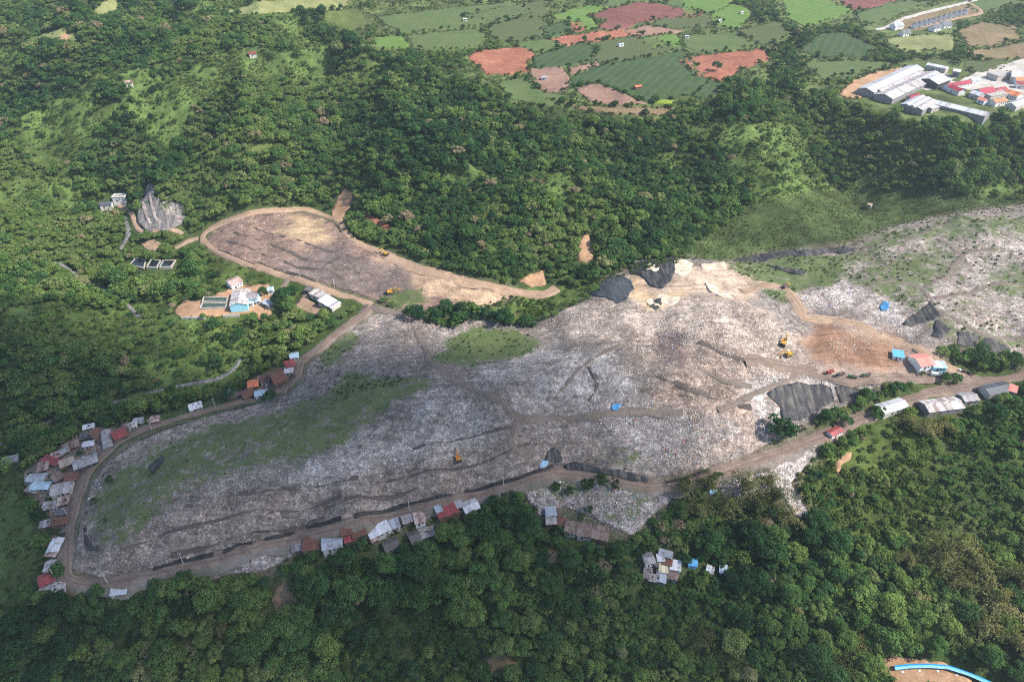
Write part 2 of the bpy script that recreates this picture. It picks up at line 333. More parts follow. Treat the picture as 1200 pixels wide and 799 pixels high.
M['sandy'] = mat_soil('sandy_track', (.27, .19, .13), (.40, .29, .20), .2)
M['ditch'] = mat_soil('black_leachate', (.012, .012, .014), (.045, .04, .036), .4, .35)
M['redsoil'] = mat_soil('red_soil', (.20, .075, .045), (.28, .12, .078), .06)
M['darkred'] = mat_soil('dark_red_soil', (.115, .046, .038), (.155, .066, .052), .06)
M['brownplot'] = mat_soil('brown_plot', (.17, .10, .075), (.235, .15, .11), .1)
M['orange'] = mat_soil('orange_earth', (.28, .16, .09), (.38, .25, .155), .2)
M['tanplot'] = mat_soil('tan_plot', (.19, .13, .085), (.12, .105, .045), .05)
M['crop_dark'] = mat_crop('dark_crop', (.030, .060, .022), (.045, .075, .030), .5)
M['crop_mid'] = mat_crop('mid_crop', (.055, .095, .03), (.085, .115, .045), 1.9, 11)
M['crop_olive'] = mat_crop('olive_crop', (.07, .085, .035), (.055, .08, .032), 1.1, 8)
M['crop_bright'] = mat_crop('bright_crop', (.07, .14, .03), (.10, .16, .04), .9, 9)
M['crop_lime'] = mat_crop('lime_crop', (.20, .24, .03), (.16, .22, .03), .4, 2, amount=.2)
M['grass'] = mat_soil('rough_grass', (.055, .085, .022), (.115, .13, .04), .09)
M['paleslope'] = mat_soil('pale_grass', (.13, .155, .055), (.19, .19, .085), .08)
M['rock_old'] = mat_soil('grey_rock', (.095, .085, .085), (.36, .30, .27), .13, .9, 1.)
M['rock'] = mat_rock(); M['concrete'] = mat_soil('old_concrete', (.30, .28, .25), (.42, .39, .35), .3)
M['liner'] = mat_liner('black_liner'); M['liner_slate'] = mat_liner('slate_liner', (.035, .042, .052), .12, .6)
M['water_dark'] = mat_plain('dark_water', (.012, .017, .02), .12, .2, .3, .5)
M['water_green'] = mat_plain('green_water', (.05, .07, .05), .15, .2, .3, .5)
M['stream'] = mat_soil('stream_water', (.03, .034, .034), (.30, .29, .28), .55, .3, 1.0)
M['wall_pale'] = mat_plain('pale_wall', (.45, .42, .38)); M['wall_brown'] = mat_plain('plank_wall', (.15, .105, .075)); M['wall_white'] = mat_plain('white_wall', (.66, .66, .65), .7, .1)
M['wall_blue'] = mat_plain('blue_wall', (.30, .62, .74), .7, .1); M['wall_grey'] = mat_plain('grey_wall', (.22, .22, .23)); M['wall_dark'] = mat_plain('dark_wall', (.06, .062, .068))
M['door'] = mat_plain('door_paint', (.09, .07, .055)); M['glass'] = mat_plain('window_glass', (.02, .025, .03), .15, .1, 1, .5)
for nm, c, ru in [('rust', (.20, .085, .062), .75), ('red', (.24, .045, .045), .25), ('maroon', (.30, .03, .05), .1), ('grey', (.27, .26, .265), .25), ('dark', (.10, .095, .095), .2), ('pale', (.36, .34, .33), .3), ('white', (.50, .51, .53), .2),
                  ('bluegrey', (.29, .32, .35), .22), ('blue', (.10, .34, .60), .05), ('lightblue', (.34, .45, .52), .08), ('pink', (.40, .30, .27), .35), ('brown', (.20, .15, .125), .35), ('tan', (.36, .29, .225), .25), ('salmon', (.60, .21, .17), .05),
                  ('orange', (.55, .17, .07), .1), ('shed', (.44, .45, .47), .12), ('shedold', (.43, .41, .40), .3), ('slate', (.075, .085, .10), .02), ('cream', (.62, .55, .38), .1), ('flat', (.33, .31, .29), .2)]:
    M['r_' + nm] = mat_metal('roof_' + nm, c, ru, .55)
M['yellow'] = mat_metal('yellow_paint', (.50, .27, .03), .3, .6); M['amber'] = mat_metal('amber_paint', (.50, .20, .03), .2, .5); M['black'] = mat_plain('black_rubber', (.02, .02, .02), .8); M['steel'] = mat_plain('grey_steel', (.30, .30, .31), .5)
M['truck_red'] = mat_metal('truck_red', (.36, .05, .04), .05); M['truck_green'] = mat_metal('truck_green', (.05, .13, .07), .05); M['truck_dark'] = mat_metal('truck_dark', (.07, .07, .08), .05); M['truck_white'] = mat_metal('truck_white', (.7, .7, .7), .02)
M['tarp_blue'] = mat_plain('blue_tarp', (.06, .22, .42), .6, .3, .9, .2); M['tarp_pale'] = mat_plain('pale_blue_tarp', (.25, .40, .52), .6, .3, .9, .2); M['blue'] = mat_plain('blue_sheet', (.03, .30, .62), .45, .15, .5, .4); M['paleblue'] = mat_plain('pale_blue_sheet', (.16, .42, .72), .45, .15, .5, .4); M['post'] = mat_plain('pole_wood', (.5, .47, .44), .8)
M['cream_sheet'] = mat_soil('cream_sheet', (.44, .33, .22), (.66, .56, .45), .25, .8); M['bark'] = mat_plain('bark', (.10, .08, .06), .9)
LEAF = [(0, (.020, .055, .024)), (.25, (.040, .092, .034)), (.5, (.073, .140, .043)), (.72, (.132, .200, .056)), (.88, (.20, .215, .095)), (1, (.25, .195, .135))]
M['leaf'] = mat_leaf('leaf', LEAF)
M['bamboo'] = mat_leaf('bamboo_leaf', [(0, (.075, .095, .035)), (.5, (.17, .17, .07)), (1, (.25, .225, .105))])
M['banana'] = mat_leaf('banana_leaf', [(0, (.018, .045, .015)), (.5, (.035, .075, .022)), (1, (.07, .11, .03))], .35)
M['scrub'] = mat_leaf('scrub_leaf', [(0, (.02, .045, .014)), (.4, (.042, .078, .020)), (.75, (.085, .12, .034)), (1, (.14, .14, .055))])
M['drybush'] = mat_plain('dry_brush', (.13, .085, .06), .9)

# ------------------------------------------------------------------ pixel rasters for where plants may grow
OX, OY, RW, RH = 150, 150, 1500, 1150
vv, uu = np.mgrid[0:RH, 0:RW]; uu = uu - OX; vv = vv - OY
m_open = np.zeros((RH, RW), bool); m_prot = np.zeros((RH, RW), bool)
def fill(mask, poly):
    p = np.array(poly); u0, v0 = np.floor(p.min(0)).astype(int) - 1; u1, v1 = np.ceil(p.max(0)).astype(int) + 1
    a, b = max(0, u0 + OX), min(RW, u1 + OX); c, d = max(0, v0 + OY), min(RH, v1 + OY)
    if a >= b or c >= d: return
    mask[c:d, a:b] |= pip(uu[c:d, a:b] + .01, vv[c:d, a:b] + .01, poly)
def stroke(mask, pts, r):
    for (a, b) in zip(pts[:-1], pts[1:]):
        u0, u1 = min(a[0], b[0]) - r, max(a[0], b[0]) + r; v0, v1 = min(a[1], b[1]) - r, max(a[1], b[1]) + r
        i0, i1 = int(max(0, u0 + OX)), int(min(RW, u1 + OX + 1)); j0, j1 = int(max(0, v0 + OY)), int(min(RH, v1 + OY + 1))
        if i0 >= i1 or j0 >= j1: continue
        U = uu[j0:j1, i0:i1]; V = vv[j0:j1, i0:i1]; dx, dy = b[0] - a[0], b[1] - a[1]; L = dx * dx + dy * dy + 1e-6
        t = np.clip(((U - a[0]) * dx + (V - a[1]) * dy) / L, 0, 1)
        mask[j0:j1, i0:i1] |= (U - a[0] - t * dx) ** 2 + (V - a[1] - t * dy) ** 2 < r * r
def look(mask, u, v):
    i = np.clip(np.nan_to_num(np.asarray(u)) + OX, 0, RW - 1).astype(int); j = np.clip(np.nan_to_num(np.asarray(v)) + OY, 0, RH - 1).astype(int); return mask[j, i]

# ------------------------------------------------------------------ draped sheets and ribbons
def densify(poly, step=5.0):
    out = []
    for i in range(len(poly)):
        a = poly[i]; b = poly[(i + 1) % len(poly)]; n = max(1, int(math.hypot(b[0]-a[0], b[1]-a[1]) / step))
        for k in range(n): out.append((a[0] + (b[0]-a[0]) * k / n, a[1] + (b[1]-a[1]) * k / n))
    return out
def drape(poly_px, step, off, rough=.0, seed=1, dens=5.0, wob=1.2, relief=None, skirt=True):
    """a sheet lying on the ground inside an outline seen in the photo; returns V, F, boundary count"""
    q = np.array(densify(poly_px, dens)); q = q + (np.c_[vnoise(q[:, 0], q[:, 1], 7, seed), vnoise(q[:, 0], q[:, 1], 7, seed + 3)] - .5) * 2 * wob
    bx, by, _ = ground(q[:, 0], q[:, 1]); B = np.c_[bx, by]; nb = len(B)
    xs = np.arange(B[:, 0].min(), B[:, 0].max(), step); ys = np.arange(B[:, 1].min(), B[:, 1].max(), step)
    if len(xs) and len(ys):
        PX, PY = np.meshgrid(xs, ys); PX = PX + RNG.uniform(-.35, .35, PX.shape) * step; PY = PY + RNG.uniform(-.35, .35, PY.shape) * step
        PX = PX.ravel(); PY = PY.ravel(); k = pip(PX, PY, [tuple(p) for p in B]); PX = PX[k]; PY = PY[k]
        I = np.c_[PX, PY]
    else: I = np.zeros((0, 2))
    allp = [Vector(p) for p in np.vstack([B, I])]
    r = delaunay_2d_cdt(allp, [], [list(range(nb))], 1, 1e-4)
    P = np.array([tuple(p) for p in r[0]]); F = np.array([f for f in r[2] if len(f) == 3])
    edge_d = None
    z = Z(P[:, 0], P[:, 1]) + off
    if rough: z = z + (vnoise(P[:, 0], P[:, 1], 3.1, seed + 9) - .5) * rough
    if relief is not None: z = z + relief(P[:, 0], P[:, 1])
    V = np.c_[P, z]
    if skirt:
        e = {}
        for f in F:
            for a, b in ((f[0], f[1]), (f[1], f[2]), (f[2], f[0])):
                if (b, a) in e: del e[(b, a)]
                else: e[(a, b)] = 1
        n0 = len(V); idx = {}; add = []; ft = []
        for (a, b) in e:
            for q_ in (a, b):
                if q_ not in idx: idx[q_] = n0 + len(add); add.append((V[q_][0], V[q_][1], V[q_][2] - off - .8))
            ft += [(b, a, idx[a]), (b, idx[a], idx[b])]
        if add: V = np.vstack([V, add]); F = np.vstack([F, ft])
    return V, F
def sheet(name, poly, mat, step=4.0, off=.35, rough=0., seed=1, kind='structure', smooth=True, open_=True, prot=False, label=None, cat=None, relief=None, wob=1.2, group=None):
    V, F = drape(poly, step, off, rough, seed, wob=wob, relief=relief)
    o = link(name, np_mesh(name, V, F, smooth), mat); tag(o, label, cat, group, kind)
    if open_: fill(m_open, poly)
    if prot: fill(m_prot, poly)
    return o
def smooth_line(pts, n=6):
    P = [np.array(p, float) for p in pts]; P = [2 * P[0] - P[1]] + P + [2 * P[-1] - P[-2]]; out = []
    for i in range(1, len(P) - 2):
        for k in range(n):
            t = k / n; a, b, c, d = P[i-1], P[i], P[i+1], P[i+2]
            out.append(.5 * (2*b + (c-a)*t + (2*a-5*b+4*c-d)*t*t + (3*b-a-3*c+d)*t**3))
    out.append(P[-2]); return np.array(out)
def road_mat(name, c0, c1, track):
    k = NT(name); p = k.pos(); n = k.noise(p, .12, 6, .7); f = k.noise(p, 1.1, 5, .7); b = k.noise(p, .035, 4, .6)
    c = k.mix(k.ramp(n, [(.32, 0.), (.68, 1.)]), c0, c1); c = k.mix(k.ramp(b, [(.45, 0.), (.68, .8)]), c, track); c = k.mix(1.0, c, k.ramp(f, [(.25, .62), (.75, 1.35)]), 'MULTIPLY')
    ru = k.math('ABSOLUTE', k.math('SUBTRACT', k.math('ABSOLUTE', k.math('ADD', k.attr('across'), k.math('MULTIPLY', k.math('SUBTRACT', b, .5), .5))), .22)); c = k.mix(k.math('MULTIPLY', k.ramp(ru, [(.03, .6), (.11, 0.)]), k.ramp(n, [(.35, .2), (.6, 1.)])), c, k.mix(1.0, c, (.5, .48, .46), 'MULTIPLY'))
    return k.principled(c, .95, k.bump(f, .8, .35), spec=.12)
M['road'] = road_mat('dirt_road', (.115, .085, .07), (.25, .19, .15), (.16, .12, .10)); M['sandy'] = road_mat('sandy_track', (.22, .15, .10), (.38, .27, .19), (.25, .18, .135)); M['track'] = road_mat('waste_track', (.11, .09, .078), (.20, .165, .14), (.15, .12, .10)); M['bench'] = road_mat('bench_shade_soil', (.05, .042, .038), (.12, .10, .088), (.10, .082, .074)); M['verge'] = road_mat('littered_verge', (.12, .10, .085), (.25, .215, .19), (.06, .075, .03))
def ribbon(name, px, width, mat, off=.9, kind='structure', grow=1.0, r_prot=2.0, label=None, cat=None, wvar=.25, seed=5):
    x, y, _ = ground([p[0] for p in px], [p[1] for p in px]); L = smooth_line(np.c_[x, y], 8)
    T = np.gradient(L, axis=0); T /= np.linalg.norm(T, axis=1)[:, None] + 1e-9; N = np.c_[-T[:, 1], T[:, 0]]
    wd = width * (1 + wvar * (vnoise(L[:, 0], L[:, 1], 14, seed) - .5) * 2)
    cols = [-.80, -.5, -.2, .2, .5, .80]; rows = []
    for c in cols:
        jit = (vnoise(L[:, 0] + 40 * c, L[:, 1], 5, seed + 2) - .5) * .38 * (abs(c) > .4)
        q = L + N * ((c + jit) * wd)[:, None]
        zc = Z(q[:, 0], q[:, 1]); zm = Z(L[:, 0], L[:, 1])
        rows.append(np.c_[q, .35 * zc + .65 * zm + off - (1.5 if abs(c) > .55 else (.12 if abs(c) < .3 else 0))])
    n = len(L); V = np.vstack(rows); F = []
    for c in range(len(cols) - 1):
        for i in range(n - 1): F.append((c*n + i, (c+1)*n + i, (c+1)*n + i + 1, c*n + i + 1))
    F = np.array(F)[:, ::-1]
    rm_ = np_mesh(name, V, F, True); set_attr(rm_, 'across', 'FLOAT', 'POINT', np.repeat(cols, n)); o = link(name, rm_, mat); tag(o, label, cat, None, kind)
    u, v, d = proj(L[:, 0], L[:, 1], Z(L[:, 0], L[:, 1])); pp = list(zip(u, v))
    for a, b, dd in zip(pp[:-1], pp[1:], d):
        r = width * .5 * FPX / dd
        stroke(m_open, [a, b], r + 3 * grow * FPX / dd * .8); stroke(m_prot, [a, b], max(1.2, r * .8 + r_prot - 2))
    return L

# ---- terrain colours
Ut, Vt, _ = proj(XX, YY, ZG)
wu = Ut + (fbm(XX, YY, 30, 40, 3) - .5) * 22; wv_ = Vt + (fbm(XX, YY, 30, 50, 3) - .5) * 14
basec = np.empty((*XX.shape, 3)); nz = fbm(XX, YY, 45, 60)[..., None]
basec[:] = np.array([.030, .050, .016]) * (1 - nz) + np.array([.062, .084, .028]) * nz
MEADOW = [(800,305),(815,285),(850,262),(885,238),(930,226),(1000,222),(1080,222),(1150,232),(1290,235),(1290,300),(1100,262),(1000,290),(950,300),(880,308)]
GRASSL = [(0,560),(30,545),(36,600),(50,640),(40,690),(20,740),(0,730),(-40,700),(-40,580)]
RIVERB = [(-60,520),(0,500),(40,485),(85,470),(90,500),(60,520),(20,535),(-60,555)]
GREENV = [(600,345),(640,345),(690,330),(730,312),(800,300),(810,306),(700,332),(690,348),(655,362),(625,380),(560,368),(560,360)]
SUNNY = [(925,560),(960,528),(1000,500),(1040,490),(1080,520),(1100,560),(1080,620),(1000,640),(950,600)]
PLANTV = [(205,350),(260,300),(300,315),(335,330),(345,360),(330,400),(250,390)]
CLEAR = (fbm(XX, YY, 62, 95, 4) > .575) & (wild > .9) & (YY > 330)
basec[CLEAR] = (np.array([.070, .108, .030]) * (.4 + 1.2 * fbm(XX, YY, 14, 97, 3)[..., None]))[CLEAR]
for poly, c in [(FARM, (.075, .098, .034)), (MEADOW, (.052, .074, .025)), (GRASSL, (.05, .075, .022)), (RIVERB, (.05, .072, .022)), (GREENV, (.06, .09, .024)), (SUNNY, (.06, .085, .022)), (PLANTV, (.06, .085, .022))]:
    mk = pip(wu, wv_, poly); nn = fbm(XX, YY, 18, 77, 3)[..., None]
    basec[mk] = (np.array(c) * (.35 + 1.3 * nn))[mk]
wm_ = np.zeros(XX.shape, bool)
for p in (MAIN, TERR, SPILL1, SPILL2, SPILL3): wm_ |= pip(Ut, Vt, p)
wb = blur(wm_.astype(float), 3); k_ = (wb > .06) & (wb < .999); f_ = (np.clip(wb * 1.6, 0, 1) * (.55 + .7 * fbm(XX, YY, 9, 33, 3)))[..., None].clip(0, 1)
basec[k_] = (basec * (1 - f_) + np.array([.15, .118, .098]) * f_)[k_]
zdrop = 1.6 * np.clip((blur(wm_.astype(float), 1) - .6) * 3, 0, 1)
ny, nx = XX.shape
ii = np.arange(ny * nx).reshape(ny, nx)
F = np.stack([ii[:-1, :-1], ii[:-1, 1:], ii[1:, 1:], ii[1:, :-1]], -1).reshape(-1, 4)
me = np_mesh('terrain', np.c_[XX.ravel(), YY.ravel(), (ZG - zdrop).ravel()], F, True); set_attr(me, 'base', 'FLOAT_COLOR', 'POINT', basec.reshape(-1, 3))
tag(link('terrain', me, M['ground']), kind='structure')

# ---- landfill bodies
def waste_sheet(name, poly, zones, default, vegz, soilz, step=1.9, seed=3, off=.45, rough=.9, kind='structure', relief=None):
    V, F = drape(poly, step, off, rough, seed, relief=relief)
    x, y = V[:, 0], V[:, 1]; u, v, d = proj(x, y, V[:, 2]); u = u + (fbm(x, y, 18, seed + 5, 4) - .5) * 44; v = v + (fbm(x, y, 18, seed + 8, 4) - .5) * 26
    c = np.empty((len(V), 3)); c[:] = default
    for p, col, a in zones: k = pip(u, v, p); c[k] = c[k] * (1 - a) + np.array(col) * a
    g = np.zeros(len(V)); s = np.zeros(len(V))
    for p, a in vegz: g[pip(u, v, p)] = a
    for p, a in soilz: s[pip(u, v, p)] = a
    # soften the zone borders between neighbouring vertices
    for it in range(14):
        acc = np.zeros((len(V), 5)); cnt = np.zeros(len(V)); D = np.c_[c, g, s]
        for a, b in ((0, 1), (1, 2), (2, 0)):
            np.add.at(acc, F[:, a], D[F[:, b]]); np.add.at(cnt, F[:, a], 1); np.add.at(acc, F[:, b], D[F[:, a]]); np.add.at(cnt, F[:, b], 1)
        D2 = .5 * D + .5 * acc / cnt[:, None]; g = D2[:, 3]; c, s = (D2[:, :3], D2[:, 4]) if it < 5 else (c, s)
    me = np_mesh(name, V, F, False); set_attr(me, 'base', 'FLOAT_COLOR', 'POINT', c); set_attr(me, 'veg', 'FLOAT', 'POINT', g); set_attr(me, 'soil', 'FLOAT', 'POINT', s)
    o = link(name, me, M['waste']); tag(o, kind=kind); fill(m_open, poly); return o
PALE = [(668,366),(720,352),(780,348),(850,350),(905,365),(945,395),(940,420),(930,460),(895,480),(860,470),(800,440),(735,405),(668,392)]
BROWN = [(790,400),(860,410),(905,440),(900,500),(850,535),(780,540),(740,500),(770,450)]
BURN = [(765,395),(800,390),(815,410),(800,425),(770,425)]
LOWBANK = [(85,668),(160,615),(240,588),(330,575),(430,560),(520,535),(600,510),(640,520),(640,546),(500,586),(280,639),(120,676)]
GREYP = [(300,560),(370,540),(430,500),(500,455),(600,448),(660,455),(610,500),(560,520),(430,545),(330,572)]
BLUEG = [(540,450),(600,425),(660,400),(720,412),(760,440),(720,470),(660,482),(620,495),(600,460)]
COVER = [(760,352),(770,330),(790,312),(850,308),(882,318),(905,336),(895,350),(840,350),(800,346),(780,358)]
COVER2 = [(735,330),(748,322),(775,342),(800,345),(790,360),(760,362),(745,350)]
YARD = [(948,378),(985,378),(1020,388),(1060,398),(1075,412),(1070,432),(1040,437),(1000,436),(965,432),(945,420),(940,400)]
TRACKY = [(905,330),(940,350),(960,370),(1010,378),(1060,395),(1110,420),(1150,425),(1120,440),(1060,443),(1000,445),(940,445),(955,430),(1080,432),(1050,400),(960,378),(930,362)]
FRESH1 = [(875,455),(905,440),(960,440),(990,450),(955,452),(905,456),(900,468),(915,500),(905,515),(885,505),(880,480)]
FRESH2 = [(935,345),(990,338),(1030,350),(1060,372),(1080,392),(1075,402),(1040,390),(1000,365),(960,362),(938,358)]
FRESH3 = [(690,470),(730,462),(800,480),(850,490),(860,510),(830,530),(800,545),(770,545),(740,525),(700,500),(680,490)]
RPALE = [(985,330),(1020,310),(1060,300),(1110,290),(1130,300),(1100,330),(1080,360),(1120,380),(1200,400),(1290,405),(1290,380),(1200,350),(1150,335),(1200,310),(1290,300),(1290,260),(1200,270),(1100,275),(1030,295),(990,310)]
GREENBANK = [(118,632),(108,600),(118,566),(142,542),(180,522),(240,500),(300,484),(350,468),(400,452),(450,446),(515,444),(490,466),(450,488),(415,512),(385,532),(340,545),(290,550),(235,560),(190,585),(165,615),(140,640)]
GB2 = [(170,585),(190,560),(230,540),(300,520),(345,525),(330,545),(270,555),(210,575),(180,605)]
GB3 = [(108,612),(115,580),(128,565),(128,600),(132,625),(118,640)]
MIDG = [(500,425),(530,395),(560,380),(610,388),(640,402),(630,415),(590,425),(545,432)]
MIDG2 = [(395,440),(450,440),(500,440),(440,460),(400,470),(385,455)]
MIDG3 = [(380,400),(420,385),(425,400),(395,430),(370,440)]
RVEG = [(985,300),(1040,270),(1100,256),(1290,240),(1290,424),(1160,412),(1115,395),(1060,360),(1000,335)]
LVEG = [(850,310),(900,300),(1000,288),(1000,320),(985,338),(930,343),(900,334),(870,325)]
LV2 = [(690,545),(720,525),(770,530),(780,545),(740,552)]
PATCH1 = [(900,338),(920,338),(928,352),(918,358),(902,350)]
ZM = [(LOWBANK, (.232, .192, .162), 1), (GREYP, (.345, .318, .292), 1), (BLUEG, (.312, .288, .266), 1), (PALE, (.41, .335, .27), 1), (BROWN, (.31, .235, .185), .9), (BURN, (.15, .115, .11), .9), (COVER, (.46, .35, .26), 1), (COVER2, (.52, .37, .22), 1), (YARD, (.26, .145, .09), 1), (TRACKY, (.37, .27, .21), .8), (FRESH1, (.50, .45, .41), 1), (FRESH2, (.48, .43, .39), 1), (FRESH3, (.25, .225, .21), 1), (RPALE, (.36, .305, .27), 1)]
VM = [(GREENBANK, .74), (GB2, .62), (GB3, .7), (MIDG, 1.), (MIDG2, .9), (MIDG3, .85), (RVEG, .66), (LVEG, .9), (LV2, .55), (PATCH1, 1.0), (RPALE, .36)]
def benches(x, y):
    u, v, d = proj(x, y, Z(x, y)); k = pip(u, v, LOWBANK)
    return k * (np.sin(y * .55 - x * .05) * .35)
waste_sheet('landfill_mound', MAIN, ZM, (.245, .212, .185), VM, [(COVER, .6), (COVER2, .8), (YARD, .9), (TRACKY, .7)], relief=benches)
TZ = [([(330,262),(370,250),(395,262),(385,278),(350,280),(320,275)], (.46, .33, .20), 1), ([(440,300),(500,318),(600,342),(590,352),(540,362),(515,350),(470,322),(430,305)], (.44, .31, .205), 1), ([(370,285),(420,295),(480,325),(500,355),(440,345),(380,325)], (.135, .11, .10), .8), ([(320,300),(400,300),(440,345),(400,338),(330,315)], (.20, .155, .135), .8)]
waste_sheet('landfill_terrace', TERR, TZ, (.245, .168, .128), [([(450,335),(500,335),(515,352),(490,362),(450,352)], .85), ([(290,256),(315,252),(320,260),(300,262)], .8)], [(TERR, .5), ([(330,262),(370,250),(395,262),(385,278),(350,280),(320,275)], 1.), ([(440,300),(500,318),(600,342),(590,352),(540,362),(515,350),(470,322),(430,305)], 1.)], seed=8)
for i, (p, vg) in enumerate([(SPILL1, .55), (SPILL2, .25), (SPILL3, .35)]):
    waste_sheet('waste_spill', p, [], (.42, .37, .34) if i else (.33, .29, .27), [(p, vg)], [], seed=20 + i)

# ---- roads, tracks, ditches
R1 = [(1230,437),(1200,440),(1160,447),(1130,453),(1090,460),(1050,474),(1000,493),(960,512),(920,527),(880,540),(840,553),(800,564),(770,569),(740,567),(700,558),(660,553),(630,557),(600,567),(560,578),(500,592),(450,604),(400,615),(340,630),(280,646),(220,660),(170,672),(130,680),(98,683),(80,676),(77,655),(82,620),(90,590),(100,560),(120,535),(150,512),(200,494),(250,480),(300,467),(330,458),(347,443),(352,425),(375,408),(400,387),(422,372),(436,358)]
ribbon('road_verge', R1[7:], 8, M['verge'], off=.3, r_prot=0)
ribbon('perimeter_road', R1, 5.6, M['road'], off=.75)
ribbon('perimeter_road', [(436,358),(418,350),(400,346),(370,334),(340,325),(320,318),(300,312),(270,301),(248,290),(238,280),(244,270),(262,260),(285,252),(325,246),(365,247),(393,257),(406,273),(416,283),(432,291)], 4.6, M['sandy'], off=.8)
ribbon('access_road', [(432,291),(470,306),(520,322),(560,332),(600,341),(635,345),(652,338)], 6, M['sandy'], off=.9)
ribbon('access_road', [(1150,447),(1130,440),(1090,440),(1050,440),(1000,443),(965,440),(935,430),(900,424),(870,420)], 7, M['road'], off=.9)
ribbon('access_road', [(1130,438),(1100,424),(1060,402),(1020,388),(980,376),(945,372),(935,360),(925,346),(910,336),(890,337),(870,343)], 6, M['sandy'], off=.9)
for px, wd in [([(437,360),(455,365),(480,376),(495,400),(510,430),(535,448),(560,458),(590,470),(607,488),(640,487),(690,485),(740,478),(800,482)], 4.5), ([(640,470),(660,455),(680,432),(705,415),(740,402)], 1.8), ([(607,488),(600,520),(640,545)], 4),
               ([(1290,400),(1200,395),(1160,395),(1120,375),(1095,360),(1080,340),(1050,330),(1020,335)], 3), ([(1085,338),(1105,325),(1120,310),(1135,295),(1165,292)], 3), ([(1095,350),(1130,345),(1160,335),(1200,335),(1250,345)], 3), ([(1100,280),(1125,300),(1140,320)], 3), ([(1058,285),(1080,275),(1110,262)], 2.5),
               ([(820,430),(850,445),(880,450)], 4), ([(840,480),(870,465),(900,452),(930,440)], 4)]:
    ribbon('waste_track', px, wd, M['track'], off=.75)
for px, wd in [([(648,546),(620,556),(600,563),(575,569),(545,576)], 1.3), ([(530,580),(500,586),(470,593),(440,599),(415,604)], 1.5), ([(400,607),(380,613),(360,617)], 1.0), ([(345,622),(325,627),(310,631)], 1.4), ([(296,635),(280,638),(262,645)], 1.7), ([(250,648),(225,655),(200,660),(180,667)], 1.2), ([(120,560),(135,538),(150,525)], 1.0), ([(165,516),(200,501),(225,494)], .8), ([(250,487),(275,480),(300,474)], .7), ([(100,610),(101,630),(106,642),(116,642)], 2.6), ([(255,293),(280,303),(300,311)], .8), ([(320,316),(340,322),(370,331)], .7), ([(780,566),(800,561),(830,551)], .9)]:
    ribbon('leachate_ditch', px, wd, M['ditch'], off=.7, r_prot=1, wvar=.8)
for px, wd in [([(330,604),(380,596),(430,582),(490,572)], 1.0), ([(430,565),(500,552),(580,535),(620,520)], .9), ([(270,580),(350,572),(420,560)], 1.1), ([(150,640),(230,615),(320,597),(400,580)], 1.0), ([(200,650),(290,625),(380,606)], .9), ([(470,530),(540,515),(600,500)], 1.0), ([(262,282),(330,305),(400,325)], 1.2), ([(275,272),(340,295),(390,308),(430,325)], 1.2), ([(290,262),(350,282),(410,300)], 1.0), ([(690,430),(700,450),(690,470)], 1.2), ([(770,440),(810,455),(850,470),(880,475)], 2.0), ([(820,400),(850,415),(890,425)], 2.0)]:
    ribbon('bench_track', px, wd * 1.45, M['bench'], off=.62, r_prot=0, wvar=.9)  # tracks along the benches, darkened to paint in the shade of the steps
ribbon('dirt_path', [(233,279),(222,282),(212,288),(205,291)], 4, M['sandy'])
ribbon('dirt_path', [(140,240),(150,248),(158,258),(163,268),(172,271),(190,268),(205,270),(215,275)], 3, M['sandy'])
ribbon('dirt_path', [(318,350),(330,338),(338,328),(345,326)], 4, M['road'])
ribbon('estate_road', [(1025,35),(1040,32),(1060,22),(1100,11),(1130,4),(1150,-2)], 6, M['concrete'], off=.6)
ribbon('estate_road', [(1065,33),(1090,30),(1120,22),(1145,17),(1148,12),(1136,4)], 5, M['sandy'], off=.6)
ribbon('village_road', [(1100,90),(1120,98),(1140,98),(1160,92),(1180,80),(1210,70)], 6, M['concrete'], off=.6)

# ---- stream and ponds
ribbon('stream', [(147,235),(146,250),(150,265),(148,280),(140,292)], 3.2, M['stream'], off=.5, grow=0, r_prot=-2)
ribbon('stream', [(60,306),(77,313),(95,326),(112,334),(135,345),(150,358),(165,372)], 2.6, M['stream'], off=.5, grow=0, r_prot=-2)
ribbon('stream', [(282,420),(273,433),(250,445),(217,451),(180,459),(150,468),(115,474),(85,482),(60,492),(33,507),(0,520),(-60,540)], 2.6, M['stream'], off=.5, grow=0, r_prot=0)

